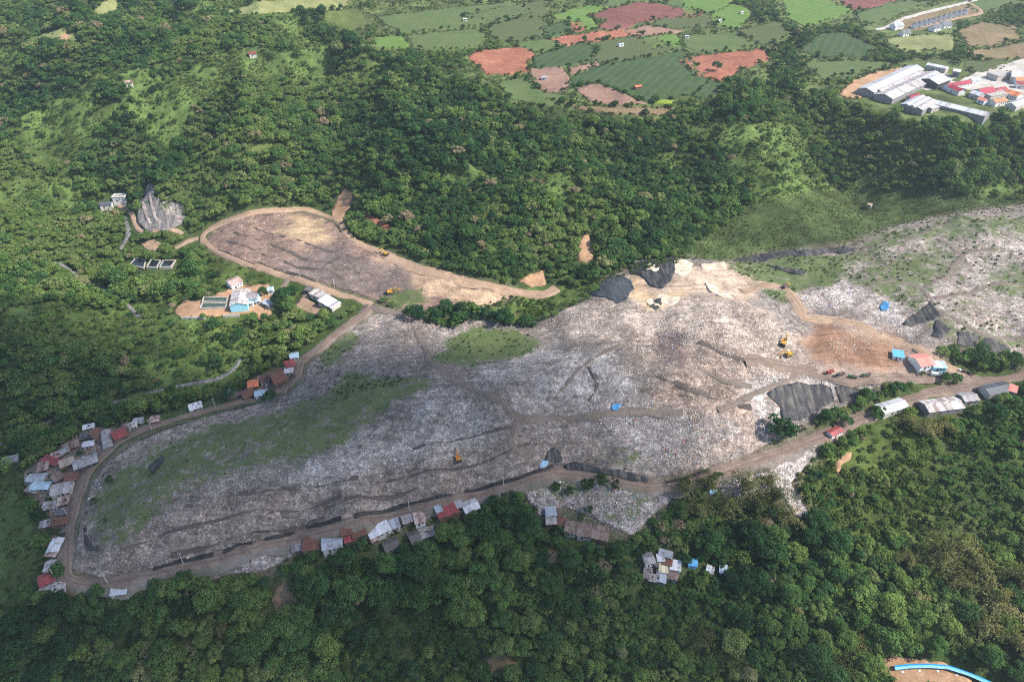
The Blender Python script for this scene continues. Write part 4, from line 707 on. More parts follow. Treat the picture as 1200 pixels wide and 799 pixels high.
SH = 'shacks of the roadside settlement on the left'; SB = 'sheds strung along the lower side of the perimeter road'; SCL = 'huts of the clearing in the lower wood'
shacks = [
 # left settlement
 ((4,542),(20,536),5,2.6,'shed','bluegrey','grey','lone pale blue roofed shed at the far left edge',None), ((98,502),(110,498),4,2.5,'shed','white','pale','small white roofed shack behind the settlement near the stream',SH),
 ((132,510),(147,503),9,3.2,'gable','red','brown','largest dark red rusty gable at the top of the settlement',SH), ((125,507),(125,521),5,3,'gable','grey','grey','grey gable with its end towards the viewer beside the red roofs',SH),
 ((112,509),(121,513),6,2.8,'shed','rust','brown','rust patched shack left of the big red gable',SH), ((98,521),(109,517),4.5,2.7,'gable','white','pale','small bright white gable in the middle of the settlement',SH), ((95,513),(109,509),5,2.6,'shed','dark','brown','dark grey flat shack above the bright white gable',SH),
 ((151,500),(160,497),4.5,2.5,'shed','pale','pale','pale shack just right of the big red gable',SH), ((157,493),(166,491),5,2.6,'gable','bluegrey','grey','blue grey gable shack third from the right along the upper road',SH), ((176,491),(186,489),6,2.6,'gable','pink','brown','pinkish roofed shack farthest right above the road bend',SH),
 ((76,525),(92,519),6,2.6,'shed','brown','brown','brown roofed shack left of the bright white gable',SH), ((61,536),(74,530),5,2.6,'shed','pink','brown','patchy pink grey shack behind the dark red low roof',SH), ((70,530),(80,525),4.5,2.6,'gable','grey','brown','narrow grey gable squeezed between brown and pink roofs',SH),
 ((53,539),(68,541),5,2.6,'shed','red','brown','low dark red roof on the left of the settlement',SH), ((45,549),(56,545),7,2.6,'shed','pink','brown','pale pink patched roof below the low dark red one',SH), ((71,546),(86,538),6,2.8,'shed','tan','brown','tan roofed shack beside the long dark hall',SH),
 ((87,546),(112,533),8,3.4,'gable','grey','dark','long dark grey hall with white trim beside the road',SH), ((63,562),(73,556),6,2.7,'shed','brown','brown','square brown shack below the long dark hall',SH), ((77,561),(90,557),6,2.6,'shed','rust','brown','rust red shack touching the road below the long hall',SH),
 ((33,560),(52,557),6,2.8,'gable','bluegrey','grey','upper of two blue grey gables on the left rim',SH), ((38,570),(57,566),6,2.8,'gable','lightblue','grey','lower of two blue gables with the lighter roof on the left rim',SH), ((33,573),(45,574),4,2.3,'shed','pale','brown','low pale lean-to under the light blue gable',SH),
 ((61,574),(83,567),9,3,'gable','pale','pale','big pale grey gable in the lower half of the settlement',SH), ((51,595),(68,590),5.5,2.7,'shed','pale','pale','long lavender white roof below the big pale gable',SH), ((69,589),(80,585),6,2.7,'shed','pink','brown','pink tan roof joined to the lavender white one',SH),
 ((66,602),(80,598),4,2.4,'shed','dark','dark','dark lean-to beneath the pink tan roof',SH), ((62,613),(79,608),5,2.5,'shed','rust','brown','grey and rust roof beside the pole near the black puddle',SH), ((48,616),(58,612),4.5,2.4,'shed','grey','brown','small grey roof half hidden by dark shrubs',SH),
 ((60,646),(68,630),6,2.8,'gable','white','pale','white gable alone at the road below the settlement',SH), ((57,649),(66,647),4,2.4,'shed','pink','brown','pink lean-to below the lone white gable',SH), ((57,668),(60,656),6,2.6,'gable','pale','pale','pale grey gable above the red roof at the corner',SH),
 ((47,682),(60,670),8,2.8,'gable','red','brown','red gable at the lower left road corner',SH), ((50,688),(63,684),5,2.4,'shed','grey','brown','grey lean-to under the red corner gable',SH), ((63,690),(76,685),5,2.4,'shed','pale','pale','pale shack lowest at the road corner',SH), ((131,692),(149,689),6,2.4,'shed','white','pale','white sheeted shed alone below the bottom road bend',SH),
 # upper left road
 ((222,478),(236,474),5,2.6,'shed','white','pale','white roof among trees above the green bank',None), ((262,461),(273,459),4.5,2.5,'shed','grey','grey','grey shack leftmost of the rusty group on the upper road',None), ((283,462),(296,457),7,3,'gable','rust','brown','rust red shed with pale wall patches beside the upper road',None), ((299,461),(312,458),5,2.8,'gable','lightblue','white','pale blue roofed shed at the upper road edge',None),
 ((291,450),(302,446),7,3,'gable','orange','brown','orange rust roof in the group on the upper road',None), ((306,446),(315,443),6,2.8,'shed','rust','pale','red brown shack between the orange roof and the tall rusty barn',None), ((318,442),(331,434),13,5,'gable','rust','brown','tall dark rusty barn beside the upper road',None), ((335,429),(344,424),6,2.7,'shed','red','brown','red shack behind the tall rusty barn',None), ((334,436),(343,433),4,2.5,'shed','white','pale','small white shack right of the tall rusty barn',None), ((340,417),(349,414),5,2.7,'gable','lightblue','white','white blue shack nearest the road fork',None),
 # terrace sheds
 ((366,341),(383,349),6.5,3,'shed','pale','pale','upper white roofed shed at the foot of the left terrace',None), ((378,350),(394,358),8,3.2,'shed','white','pale','lower and larger white shed at the foot of the left terrace',None), ((359,338),(364,340),4,2.6,'shed','dark','dark','small dark shed at the upper end of the terrace row',None),
 # lower side of the perimeter road
 ((343,643),(354,639),5,2.5,'shed','grey','brown','grey shed at the left end of the roadside row',SB), ((356,640),(375,635),8,2.8,'shed','rust','brown','dark rust shed left of the blue grey hall',SB), ((378,638),(400,631),8,3,'gable','bluegrey','pale','blue grey hall with two roof halves in the roadside row',SB), ((404,632),(415,629),5,2.5,'shed','red','brown','short red shed right of the blue grey hall',SB), ((400,624),(411,621),4.5,2.4,'shed','rust','brown','dark rust lean-to nearest the litter strip',SB), ((413,626),(428,621),6,2.6,'shed','rust','brown','rust and grey shed joined to the white hall',SB),
 ((432,625),(455,617),7,3,'shed','white','pale','brightest white long shed in the roadside row',SB), ((455,616),(467,612),6,2.8,'shed','bluegrey','pale','blue grey shed at the right end of the white one',SB), ((434,632),(441,628),5,2.4,'shed','pink','brown','small pink hut in front of the white long shed',SB), ((450,640),(466,633),7,3,'gable','dark','grey','dark grey gable standing apart in the grass',SB), ((480,630),(491,624),9,3,'gable','dark','grey','dark grey half of the double house below the row',SB), ((493,627),(508,621),6,2.7,'shed','pale','pale','pale half of the double house below the row',SB),
 ((472,611),(483,606),5,2.6,'shed','grey','brown','grey and red shed left of the white red patchwork roof',SB), ((486,609),(497,605),7,2.7,'shed','pink','white','white and red patchwork shed in the roadside row',SB), ((513,603),(535,594),7,2.8,'shed','red','brown','long rust red shed second from the right in the row',SB), ((511,598),(517,595),4,2.4,'shed','bluegrey','grey','small grey shed above the long rust red one',SB), ((543,594),(559,589),8,3,'gable','white','brown','white gable at the right end of the roadside row',SB), ((535,592),(541,590),4.5,2.5,'shed','grey','dark','small grey shed between the rust red shed and white gable',SB),
 ((640,600),(651,599),5,2.6,'shed','bluegrey','grey','upper blue grey shed beside the lower spill of waste',None), ((640,609),(651,608),6,2.7,'shed','pale','brown','pale shed under the blue grey one beside the spill',None), ((653,610),(663,613),5,2.4,'shed','rust','brown','rust lean-to left of the brown gable row',None), ((663,615),(676,617),7,2.8,'gable','brown','pale','left brown gable of the three below the spill',None), ((677,618),(693,619),8,2.8,'gable','brown','pale','middle brown gable of the three below the spill',None), ((695,620),(713,625),8,2.9,'gable','brown','brown','right and darkest brown gable of the three below the spill',None),
 # clearing in the lower wood
 ((773,646),(787,652),4,2.6,'shed','bluegrey','grey','blue grey roof topmost of the huts in the clearing',SCL), ((771,654),(777,654),4,2.5,'shed','white','white','small white hut left of the rust brown roof in the clearing',SCL), ((778,656),(787,659),5,2.6,'shed','rust','brown','rust brown roof in the middle of the clearing huts',SCL), ((755,654),(765,652),7,2.8,'gable','grey','white','grey and white gable leftmost in the clearing',SCL), ((765,657),(771,661),4,2.4,'shed','dark','dark','dark lean-to beside the leftmost gable in the clearing',SCL),
 ((786,661),(797,664),6,2.6,'shed','white','blue','white and blue sheeted hut on the right of the clearing',SCL), ((773,665),(782,667),5,2.6,'shed','cream','blue','cream yellow roof in the centre of the clearing huts',SCL), ((783,670),(794,673),6,2.6,'gable','brown','grey','brown gable lowest on the right of the clearing',SCL), ((770,674),(780,677),7,2.7,'shed','bluegrey','grey','large blue grey roof at the bottom of the clearing',SCL), ((755,670),(763,673),6,2.6,'shed','grey','grey','grey roof at the lower left of the clearing',SCL), ((762,676),(768,678),4,2.4,'shed','pale','grey','small pale roof between the two lower grey roofs',SCL),
 ((807,658),(816,660),4.5,1.6,'dome','blue','blue','blue domed tarpaulin hut right of the clearing',None), ((829,665),(836,668),4,2.4,'gable','white','grey','little white gable alone right of the blue dome',None), ((844,666),(851,668),4.5,2.2,'shed','lightblue','blue','pale blue hut farthest right beyond the white gable',None),
 # right hand side
 ((1047,413),(1058,417),6,3,'shed','blue','white','bright blue flat roofed house at the edge of the brown yard',None), ((1073,422),(1091,416),11,3.2,'gable','salmon','white','salmon red roofed house between two blue roofs',None), ((1093,426),(1107,429),5.5,2.8,'shed','lightblue','blue','pale blue roofed house right of the salmon roof',None), ((1032,479),(1060,469),7.5,3,'gable','shed','pale','long pale metal barn on the lower side of the right road',None), ((1084,475),(1125,469),9.5,3.2,'gable','shedold','grey','wide grey hall among trees below the right road',None), ((1127,465),(1144,462),7,3.5,'gable','grey','grey','smaller grey hall joined to the wide one',None),
 ((1155,457),(1183,450),8,3,'gable','slate','pale','dark slate roofed house by the road near the right edge',None), ((1184,452),(1192,455),7,3,'gable','salmon','white','salmon roofed house at the right edge beside the slate roof',None), ((973,507),(985,502),4,2.8,'gable','red','white','tiny red roofed white hut beside the right road',None),
 # treatment works and stream buildings
 ((282,337),(279,357),12,4.5,'gable','shedold','blue','long patchy roofed hall with blue walls at the treatment works',None), ((290,345),(302,344),9,4,'gable','grey','blue','blue fronted house right of the long treatment hall',None), ((267,330),(280,325),9,4,'gable','pink','white','white house above the treatment works',None), ((314,338),(320,337),5,3,'gable','lightblue','white','small white blue guard hut beside the works drive',None), ((291,354),(297,354),4,2.6,'shed','white','white','left small white canopy in the works yard',None), ((300,352),(305,351),4,2.6,'shed','white','white','right small white canopy in the works yard',None), ((309,352),(317,358),4,2.8,'shed','bluegrey','grey','grey blue lean-to at the right end of the works yard',None),
 ((117,238),(131,237),7,3.5,'gable','slate','white','white house with a dark roof above the stream',None), ((133,231),(147,229),7,4,'flat','flat','white','white flat roofed gallery building beside the rock face',None),
 # small field huts
 ((543,22),(547,22),3,2.6,'gable','white','white','white field hut on the far green slope left of the red field',None), ((725,52),(730,51),3.2,2.6,'gable','lightblue','white','pale field hut standing in the olive crop',None), ((635,90),(641,90),4,2.6,'gable','bluegrey','white','pale hut on the brown plot',None), ((744,101),(751,100),5,2.6,'gable','orange','brown','orange hut in the dark green crop',None), ((842,24),(845,23.6),2.6,2.6,'gable','white','white','white hut beyond the bright green strip',None), ((803,42),(807,42),2.8,2.6,'gable','white','white','white hut at the corner of the mid green field',None), ((868,14),(871,13.6),2.6,2.6,'gable','white','white','white hut beside the farthest trees',None), ((146,96),(154,94),6,3,'gable','pink','pale','lone pink roofed house in the upper left forest',None), ((291,62),(299,61),6,3,'gable','red','pale','lone red roofed house in the upper forest',None), ((1018,239),(1022,239),4,2.4,'gable','pink','pale','tiny pink hut at the foot of the dark wooded slope',None),
]
for p1, p2, wd, h, rf, rm, wm, lb, gp in shacks:
    nm = 'shack' if (gp in (SH, SB, SCL) or h < 2.75) else 'house'
    if any(k in lb for k in ('hall', 'barn')): nm = 'barn'
    elif 'shed' in lb or 'canopy' in lb or 'lean-to' in lb: nm = 'shed'
    elif 'hut' in lb: nm = 'hut'
    if gp in (SH, SB, SCL): wd *= .85
    building(nm, p1, p2, wd, h, rf, rm, wm, lb, {'barn': 'hall'}.get(nm, nm), gp, wins=2)
WH = 'metal warehouses on the plateau'; VI = 'houses of the village at the right edge'
for p1, p2, wd, h, rf, rm, wm, lb, gp in [
 ((1015,105),(1075,75),17,4,'gable','shed','grey','longest pale metal warehouse beside the bare orange ground',WH), ((1029,107),(1080,82),8,4,'gable','shedold','dark','low narrow roof between the two long warehouses',WH), ((1036,112),(1097,82),18,4,'gable','shedold','grey','second long warehouse with the weathered roof',WH), ((1088,74),(1111,79),8,4.5,'gable','white','pale','small white warehouse behind the long ones',WH), ((1118,81),(1126,82),9,6,'gable','white','grey','boxy white store right of the small white warehouse',WH), ((1089,93),(1104,87),20,5,'gable','white','dark','white gabled hall at the end of the weathered warehouse',WH),  # dark walls: shade of the gable ends put into the wall colour
 ((1062,123),(1082,111),9,5,'gable','shed','grey','left bay of the three low pale halls',WH), ((1069,125),(1088,113),9,5,'gable','shed','grey','middle bay of the three low pale halls',WH), ((1076,127),(1094,116),9,5,'gable','shedold','grey','right bay of the three low pale halls',WH), ((1096,116),(1157,136),13,4,'gable','shed','grey','diagonal pale warehouse lowest on the plateau',WH), ((1089,127),(1098,124),6,4,'shed','shed','pale','small annex in front of the three low halls',WH), ((1066,114),(1077,110),7,4,'gable','maroon','pale','small red roof behind the three low halls',WH),
 ((1110,99),(1136,94),8,4,'gable','maroon','white','long maroon roof nearest the warehouses',VI), ((1116,100),(1129,105),8,4,'gable','maroon','white','maroon wing in front of the long maroon roof',VI), ((1138,93),(1147,91),6,4,'gable','lightblue','white','pale blue village house behind the yard',VI), ((1147,105),(1163,102),12,4.5,'gable','maroon','pale','broad maroon roof in the middle of the village',VI), ((1141,106),(1153,110),9,4,'gable','white','pale','white roof left of the village centre',VI), ((1168,104),(1178,102),7,4,'gable','maroon','pale','small maroon roof right of the broad one',VI), ((1156,112),(1181,108),10,4,'flat','flat','pale','flat grey roof along the village front',VI),
 ((1149,114),(1157,117),6,3.6,'gable','salmon','white','small red roof at the village front left',VI), ((1164,117),(1177,115),8,4,'gable','orange','white','orange red roof at the village front',VI), ((1181,105),(1197,110),10,4,'gable','orange','white','orange roof above the pale hall at the right edge',VI), ((1190,91),(1206,91),9,4,'gable','orange','white','bright orange roof below the big white one',VI), ((1192,96),(1203,97),7,4,'gable','red','white','red roof touching the bright orange one',VI), ((1186,83),(1212,85),18,5,'gable','white','pale','big white roof at the top of the village',VI), ((1163,89),(1185,85),13,4,'flat','flat','pale','grey flat roof beside the big white one',VI), ((1186,121),(1207,114),10,4.5,'gable','shed','pale','pale hall in the lower right of the village',VI)]:
    building('warehouse' if gp == WH else 'house', p1, p2, wd, h, rf, rm, wm, lb, 'warehouse' if gp == WH else 'house', gp, pitch=.3 if gp == WH else .45, wins=3)
ROW = [(1073,27),(1079,25.5),(1085,24),(1090,22.5),(1096,21),(1102,19),(1108,17.5),(1114,16),(1120,14),(1126,12.5),(1132,11)]
for i, (a, b) in enumerate(ROW):
    lb = 'white gabled row house with dark roof, %s along the estate street' % ['leftmost', 'second from left', 'third from left', 'fourth from left', 'fifth from left', 'in the very middle', 'fifth from right', 'fourth from right', 'third from right', 'second from right', 'rightmost'][i]
    building('row_house', (a - .4, b + .7), (a + .6, b - 1.0), 6.2, 3.8, 'gable', 'slate', 'white', lb, 'house', 'row houses of the estate', pitch=.85, wins=1)
for p1, p2, wd, rm, lb in [((1047,28),(1057,26),9,'bluegrey','blue grey house at the left entrance of the estate'), ((1057,36),(1066,35),8,'slate','dark roofed house in front of the estate entrance'), ((1093,30),(1101,28),9,'slate','left of two dark roofs in front of the row houses'), ((1105,26),(1114,25),9,'slate','right of two dark roofs in front of the row houses')]:
    building('house', p1, p2, wd, 3.6, 'gable', rm, 'white', lb, 'house', pitch=.7)

# ------------------------------------------------------------------ machines, trucks, poles
def excavator(px, heading, arm, mat, label, sc_=1.0):
    p = G1(*px); r = empty('excavator', (p.x, p.y, p.z + .7), heading); r.scale = (sc_ * .84,) * 3; tag(r, label, 'excavator', 'excavators working on the waste')
    for s in (-1, 1):
        m = MB(); m.prism([(-2.0,.0),(1.9,.0),(2.35,.45),(1.9,.92),(-2.0,.92),(-2.4,.45)], s*1.25 - .35, s*1.25 + .35); t = m.build('track', M['black'], r)
        for k in range(4):
            w_ = MB(); w_.tube([(-1.5 + k, s*1.25 - .4, .42), (-1.5 + k, s*1.25 + .4, .42)], .28, 8); w_.build('roller', M['steel'], t)
    m = MB(); m.box(-1.1, 1.1, -.9, .9, .55, 1.15); m.build('undercarriage', M['black'], r)
    m = MB(); m.prism([(-2.3,1.2),(1.7,1.2),(1.7,1.9),(.3,2.0),(-.2,2.35),(-2.3,2.35)], -1.35, 1.35); m.build('body', mat, r)
    m = MB(); m.prism([(-3.0,1.25),(-2.32,1.25),(-2.32,2.4),(-2.8,2.4),(-3.05,2.1)], -1.3, 1.3); m.build('counterweight', M['black'], r)
    m = MB(); m.prism([(.0,1.95),(1.75,1.95),(1.75,2.5),(1.35,3.15),(.0,3.15)], .35, 1.33); c = m.build('cab', mat, r)
    m = MB(); m.add([(1.77,.45,2.05),(1.77,1.23,2.05),(1.77,1.23,2.5),(1.77,.45,2.5),(1.40,1.23,3.08),(1.40,.45,3.08)], [(0,1,2,3),(3,2,4,5)]); m.build('window', M['glass'], c)
    a0 = Vector((1.5, -.35, 1.9)); a1 = Vector((3.4, -.35, 4.6)); a2 = Vector((6.6, -.35, 4.1 - arm)); a3 = Vector((6.0, -.35, 1.2 - arm * .4))
    m = MB(); m.tube([a0, a1, a2], [.38, .42, .25], 4); b = m.build('boom', mat, r)
    m = MB(); m.tube([a0 + Vector((.5,.0,.9)), a1 + Vector((-.1,0,-.6))], .12, 6); m.build('cylinder', M['steel'], b)
    m = MB(); m.tube([a2 + Vector((.5,0,.5)), a3], [.28, .18], 4); m.build('stick', mat, r)
    q = a3; m = MB(); m.prism([(q.x-.2,q.z+.2),(q.x-1.1,q.z-.2),(q.x-1.0,q.z-1.0),(q.x-.3,q.z-1.1),(q.x+.15,q.z-.5)], -1.0, .3); m.build('bucket', M['black'], r)
    fill(m_prot, [(px[0]-7,px[1]-6),(px[0]+7,px[1]-6),(px[0]+7,px[1]+4),(px[0]-7,px[1]+4)]); return r
excavator((452,300), R(150), .3, M['yellow'], 'yellow excavator beside the sandy upper track of the terrace', 1.15)
excavator((458,345), R(5), .8, M['yellow'], 'yellow excavator on the dark lower part of the terrace', 1.25)
excavator((537,540), R(110), .2, M['amber'], 'orange excavator alone on the grey bank above the road', 1.1)
excavator((917,405), R(60), .2, M['yellow'], 'upper yellow excavator at the dumping face near the brown yard', 1.3)
excavator((923,418), R(200), .6, M['yellow'], 'lower yellow excavator at the dumping face near the brown yard', 1.15)
def truck(px, heading, mat, bed, label, sc_=.66, load=True):
    p = G1(*px); r = empty('truck', (p.x, p.y, p.z + 1.0), heading); r.scale = (sc_,) * 3; tag(r, label, 'truck', 'trucks on the access roads')
    m = MB(); m.box(-3.6, 3.4, -.5, .5, .55, .85); m.build('chassis', M['black'], r)
    m = MB(); m.prism([(1.9,.8),(3.6,.8),(3.6,1.7),(3.3,2.6),(1.9,2.6)], -1.1, 1.1); c = m.build('cab', mat, r)
    m = MB(); m.add([(3.62,-.95,1.75),(3.62,.95,1.75),(3.36,.95,2.5),(3.36,-.95,2.5)], [(0,1,2,3)]); m.build('windshield', M['glass'], c)
    m = MB(); m.box(-3.7,1.7,-1.2,1.2,.9,1.1); m.box(-3.7,1.7,-1.2,-1.1,1.1,2.4); m.box(-3.7,1.7,1.1,1.2,1.1,2.4); m.box(1.6,1.7,-1.1,1.1,1.1,2.6); m.box(-3.7,-3.6,-1.1,1.1,1.1,2.3); b = m.build('cargo_bed', bed, r)
    if load:
        k = 7; m = MB(); vs = [(-3.5 + 5.0*i/k, -1.05 + 2.1*j/3, 1.9 + (random.uniform(.2,.9) if 0 < i < k and 0 < j < 3 else 0)) for i in range(k+1) for j in range(4)]
        m.add(vs, [(i*4+j, (i+1)*4+j, (i+1)*4+j+1, i*4+j+1) for i in range(k) for j in range(3)]); m.build('load', M['drybush'], b)
    for x in (-2.6, -1.5, 2.7):
        for s in (-1, 1):
            m = MB(); m.tube([(x, s*.75, .48), (x, s*1.15, .48)], .5, 10); wl = m.build('wheel', M['black'], r)
            m = MB(); m.tube([(x, s*1.13, .48), (x, s*1.18, .48)], .24, 8); m.build('hub', M['steel'], wl)
    return r
truck((972,438), R(200), M['truck_red'], M['truck_red'], 'red dump truck beside the brown yard')
truck((984,441), R(196), M['truck_dark'], M['truck_dark'], 'dark truck behind the red dump truck')
truck((998,444), R(168), M['truck_green'], M['truck_green'], 'left green truck in the line by the yard')
truck((1014,442), R(190), M['truck_green'], M['truck_dark'], 'right green truck with dark bed in the line by the yard')
truck((1127,437), R(170), M['truck_white'], M['truck_dark'], 'white cabbed truck at the road junction')
truck((1095,441), R(175), M['truck_white'], M['truck_white'], 'white truck on the road below the salmon roof', .85, False)
truck((920,338), R(40), M['yellow'], M['truck_dark'], 'small yellow truck on the sandy track below the green strip', .9)
def pole(px, h, label, lean=0.0):
    p = G1(*px); r = empty('utility_pole', (p.x, p.y, p.z - .3), random.uniform(0, 3)); tag(r, label, 'pole', 'utility poles along the road')
    m = MB(); m.tube([(0,0,0),(lean,0,h*.5),(lean*2,0,h)], [.17,.14,.11], 6); m.build('mast', M['post'], r)
    m = MB(); m.box(lean*2-.9, lean*2+.9, -.06, .06, h-.9, h-.75); c = m.build('crossarm', M['steel'], r)
    for k in (-.7, 0, .7):
        m = MB(); m.tube([(lean*2+k,0,h-.74),(lean*2+k,0,h-.5)], .07, 6); m.build('insulator', M['wall_white'], c)
    stroke(m_prot, [px, (px[0], px[1] - 10)], 2)
for px, lb in [((127,684),'utility pole at the bottom road bend above the white sheeted shed'), ((215,660),'utility pole on the bottom road right of the bend'), ((480,599),'utility pole above the white red patchwork shed'), ((493,573),'utility pole standing on the bank bench'), ((253,478),'utility pole beside the upper road by the white roof'), ((111,545),'utility pole in front of the long dark hall'), ((81,606),'utility pole below the pink tan roof'), ((66,678),'utility pole beside the red corner gable'), ((178,503),'utility pole at the pinkish roofed shack'), ((352,327),'utility pole at the foot of the terrace'), ((315,461),'utility pole beside the tall rusty barn'), ((1062,408),'utility pole beside the bright blue roofed house'), ((590,570),'utility pole near the junction of bank and road'), ((392,338),'utility pole above the larger white terrace shed')]:
    pole(px, 8.5, lb, random.uniform(-.15, .15))

# covered blue channel at the lower right
def blue_channel():
    pts = [(1048,782),(1066,780),(1088,779.5),(1110,781),(1135,789),(1160,800),(1190,815)]
    W = [G1(a, b, 1.6) for a, b in pts]; c0 = W[0]; r = empty('covered_channel', (c0.x, c0.y, c0.z)); tag(r, 'long bright blue roofed channel at the lower right corner', 'covered channel')
    for i in range(len(W) - 1):
        a, b = W[i] - c0, W[i+1] - c0; d = (b - a).normalized(); s = Vector((-d.y, d.x, 0)).normalized() * 1.0; up = Vector((0, 0, .42))
        n = 3
        for k in range(n):
            p, q = a.lerp(b, k / n), a.lerp(b, (k + 1) / n - .01 / n)
            for sg in (-1, 1):
                m = MB(); m.slab([p + up, q + up, q + s*sg, p + s*sg] if sg < 0 else [q + up, p + up, p + s*sg, q + s*sg], .06, random.random()); m.build('roof_panel', M['blue'] if sg > 0 else M['paleblue'], r)
        m = MB(); m.tube([a + up * 1.02, b + up * 1.02], .09, 6); m.build('ridge_cap', M['paleblue'], r)
        for t in (.05, .55):
            for sg in (-.85, .85):
                p = a.lerp(b, t) + s * sg; zg = float(Z(p.x + c0.x, p.y + c0.y)) - c0.z
                m = MB(); m.tube([(p.x, p.y, zg - .4), (p.x, p.y, p.z + .05)], .08, 6); m.build('post', M['steel'], r)
        p = a.lerp(b, .5) - s * 1.5; zg = float(Z(p.x + c0.x, p.y + c0.y)) - c0.z; m = MB(); m.box(p.x-.5, p.x+.5, p.y-.35, p.y+.35, zg-.3, zg+.5); m.build('footing', M['wall_white'], r)
    stroke(m_open, pts, 14); stroke(m_prot, pts, 5)
blue_channel()
# retaining walls at the treatment works
for p, lb in [([(213,374),(241,374)], 'white retaining wall in front of the treatment yard, left length'), ([(262,372),(281,371)], 'white retaining wall in front of the treatment yard, right length')]:
    a, b = G1(*p[0]), G1(*p[1]); r = MB(); d = (b - a).normalized(); s = Vector((-d.y, d.x, 0)) * .3; zt = max(a.z, b.z) + 2.0; zl = min(a.z, b.z) - 2
    r.add([(*(a-s).xy, zl),(*(b-s).xy, zl),(*(b+s).xy, zl),(*(a+s).xy, zl),(*(a-s).xy, zt),(*(b-s).xy, zt),(*(b+s).xy, zt),(*(a+s).xy, zt)], [(3,2,1,0),(4,5,6,7),(0,1,5,4),(1,2,6,5),(2,3,7,6),(3,0,4,7)])
    tag(r.build('retaining_wall', M['wall_pale']), lb, 'wall'); stroke(m_prot, p, 3)
# tarpaulins
def tarp(poly, mat, label, seed): sheet('tarpaulin', poly, M[mat], .9, 1.1, 0, seed, kind='thing', label=label, cat='tarpaulin', wob=.6, prot=True, relief=lambda x, y: (fbm(x, y, 2.2, seed, 2) - .3) * 1.6)
for q_, (pl, lb) in enumerate([([(753,316),(763,308),(774,310),(772,318),(762,320)], 'small cream sheet on the black crest left of the others'), ([(789,307),(800,305),(812,309),(810,318),(800,325),(790,322)], 'upright cream sheet on the crest beside the black liner'), ([(755,352),(770,346),(796,350),(790,358),(776,362),(760,358)], 'wide yellowish cream sheet at the front of the crest'), ([(820,310),(848,308),(852,316),(835,318),(822,316)], 'flat pinkish cream sheet at the back of the crest'), ([(826,332),(845,340),(858,350),(848,350),(832,342)], 'long pale sheet on the right end of the crest')]):
    sheet('cover_sheet', pl, M['cream_sheet'], 1.2, .8, 0, 60 + q_, kind='thing', label=lb, cat='plastic sheet', wob=1.2, relief=lambda x, y: (fbm(x, y, 3.5, 44, 2) - .4) * 1.4)
tarp([(311,647),(314,642),(317,644),(316,650),(312,650)], 'tarp_blue', 'small blue tarpaulin on the litter strip below the road', 31)
tarp([(632,546),(637,540),(643,543),(640,548),(634,549)], 'tarp_pale', 'pale blue tarpaulin beside the upright dark liner', 32)
tarp([(1031,360),(1036,355),(1041,358),(1040,363),(1033,365)], 'tarp_blue', 'bright blue tarpaulin on the fresh heap beside the right slope', 33)
tarp([(716,478),(722,474),(727,476),(724,481),(718,482)], 'tarp_blue', 'deep blue tarpaulin on the loose waste above the track', 34)
tarp([(830,576),(836,573),(840,576),(836,580),(831,580)], 'tarp_pale', 'pale blue tarpaulin on the spill below the road', 35)

# ------------------------------------------------------------------ loose litter on the waste (uncountable)
def litter(name, polys, n, smin, smax, bright, vivid, off=.75, avoid=()):
    xs = []; ys = []
    for p in polys:
        x, y, _ = ground([q[0] for q in p], [q[1] for q in p]); xs += [x.min(), x.max()]; ys += [y.min(), y.max()]
    got = np.zeros((0, 2)); tot = 0
    while len(got) < n and tot < 60:
        tot += 1; x = RNG.uniform(min(xs), max(xs), n * 2); y = RNG.uniform(min(ys), max(ys), n * 2); u, v, d = proj(x, y, Z(x, y)); k = np.zeros(len(x), bool)
        for p in polys: k |= pip(u, v, p)
        for p, pr in avoid: k &= ~(pip(u, v, p) & (RNG.random(len(x)) < pr))
        k &= RNG.random(len(x)) < np.clip((fbm(x, y, 14, 90, 3) - .25) * 2.2, .05, 1)
        got = np.vstack([got, np.c_[x, y][k]])
    got = got[:n]; n = len(got); s = smin + (smax - smin) * RNG.random(n) ** 3; z = Z(got[:, 0], got[:, 1]) + off + (vnoise(got[:, 0], got[:, 1], 3, 4) - .5) * .5
    ang = RNG.uniform(0, 6.28, n); V = np.zeros((n, 6, 3)); asp = RNG.uniform(.5, 1.1, n)
    for k in range(5):
        th = ang + k * 6.283 / 5 + RNG.uniform(-.4, .4, n); rr = s * RNG.uniform(.6, 1.1, n)
        V[:, k, 0] = got[:, 0] + np.cos(th) * rr; V[:, k, 1] = got[:, 1] + np.sin(th) * rr * asp; V[:, k, 2] = z - .25 + RNG.uniform(-.1, .25, n) * s
    V[:, 5, 0] = got[:, 0] + RNG.uniform(-.3, .3, n) * s; V[:, 5, 1] = got[:, 1] + RNG.uniform(-.3, .3, n) * s; V[:, 5, 2] = z + s * RNG.uniform(.25, .8, n)
    b = np.arange(n) * 6; F = np.concatenate([np.stack([b + k, b + (k + 1) % 5, b + 5], 1) for k in range(5)]); me = np_mesh(name, V.reshape(-1, 3), F)
    pal = np.array([(.72,.69,.66),(.54,.50,.47),(.38,.34,.31),(.30,.26,.23),(.20,.165,.14),(.085,.08,.08),(.05,.12,.40),(.45,.05,.05),(.12,.40,.62),(.55,.33,.08),(.10,.28,.14),(.55,.30,.33)])
    w_ = np.array([bright, bright * .8, .9, .8, .6, .5] + [vivid] * 6); c = pal[RNG.choice(12, n, p=w_ / w_.sum())] * RNG.uniform(.75, 1.1, (n, 1))
    set_attr(me, 'col', 'FLOAT_COLOR', 'FACE', np.tile(c, (5, 1))); o = link(name, me, M['chips']); tag(o, kind='stuff'); return o
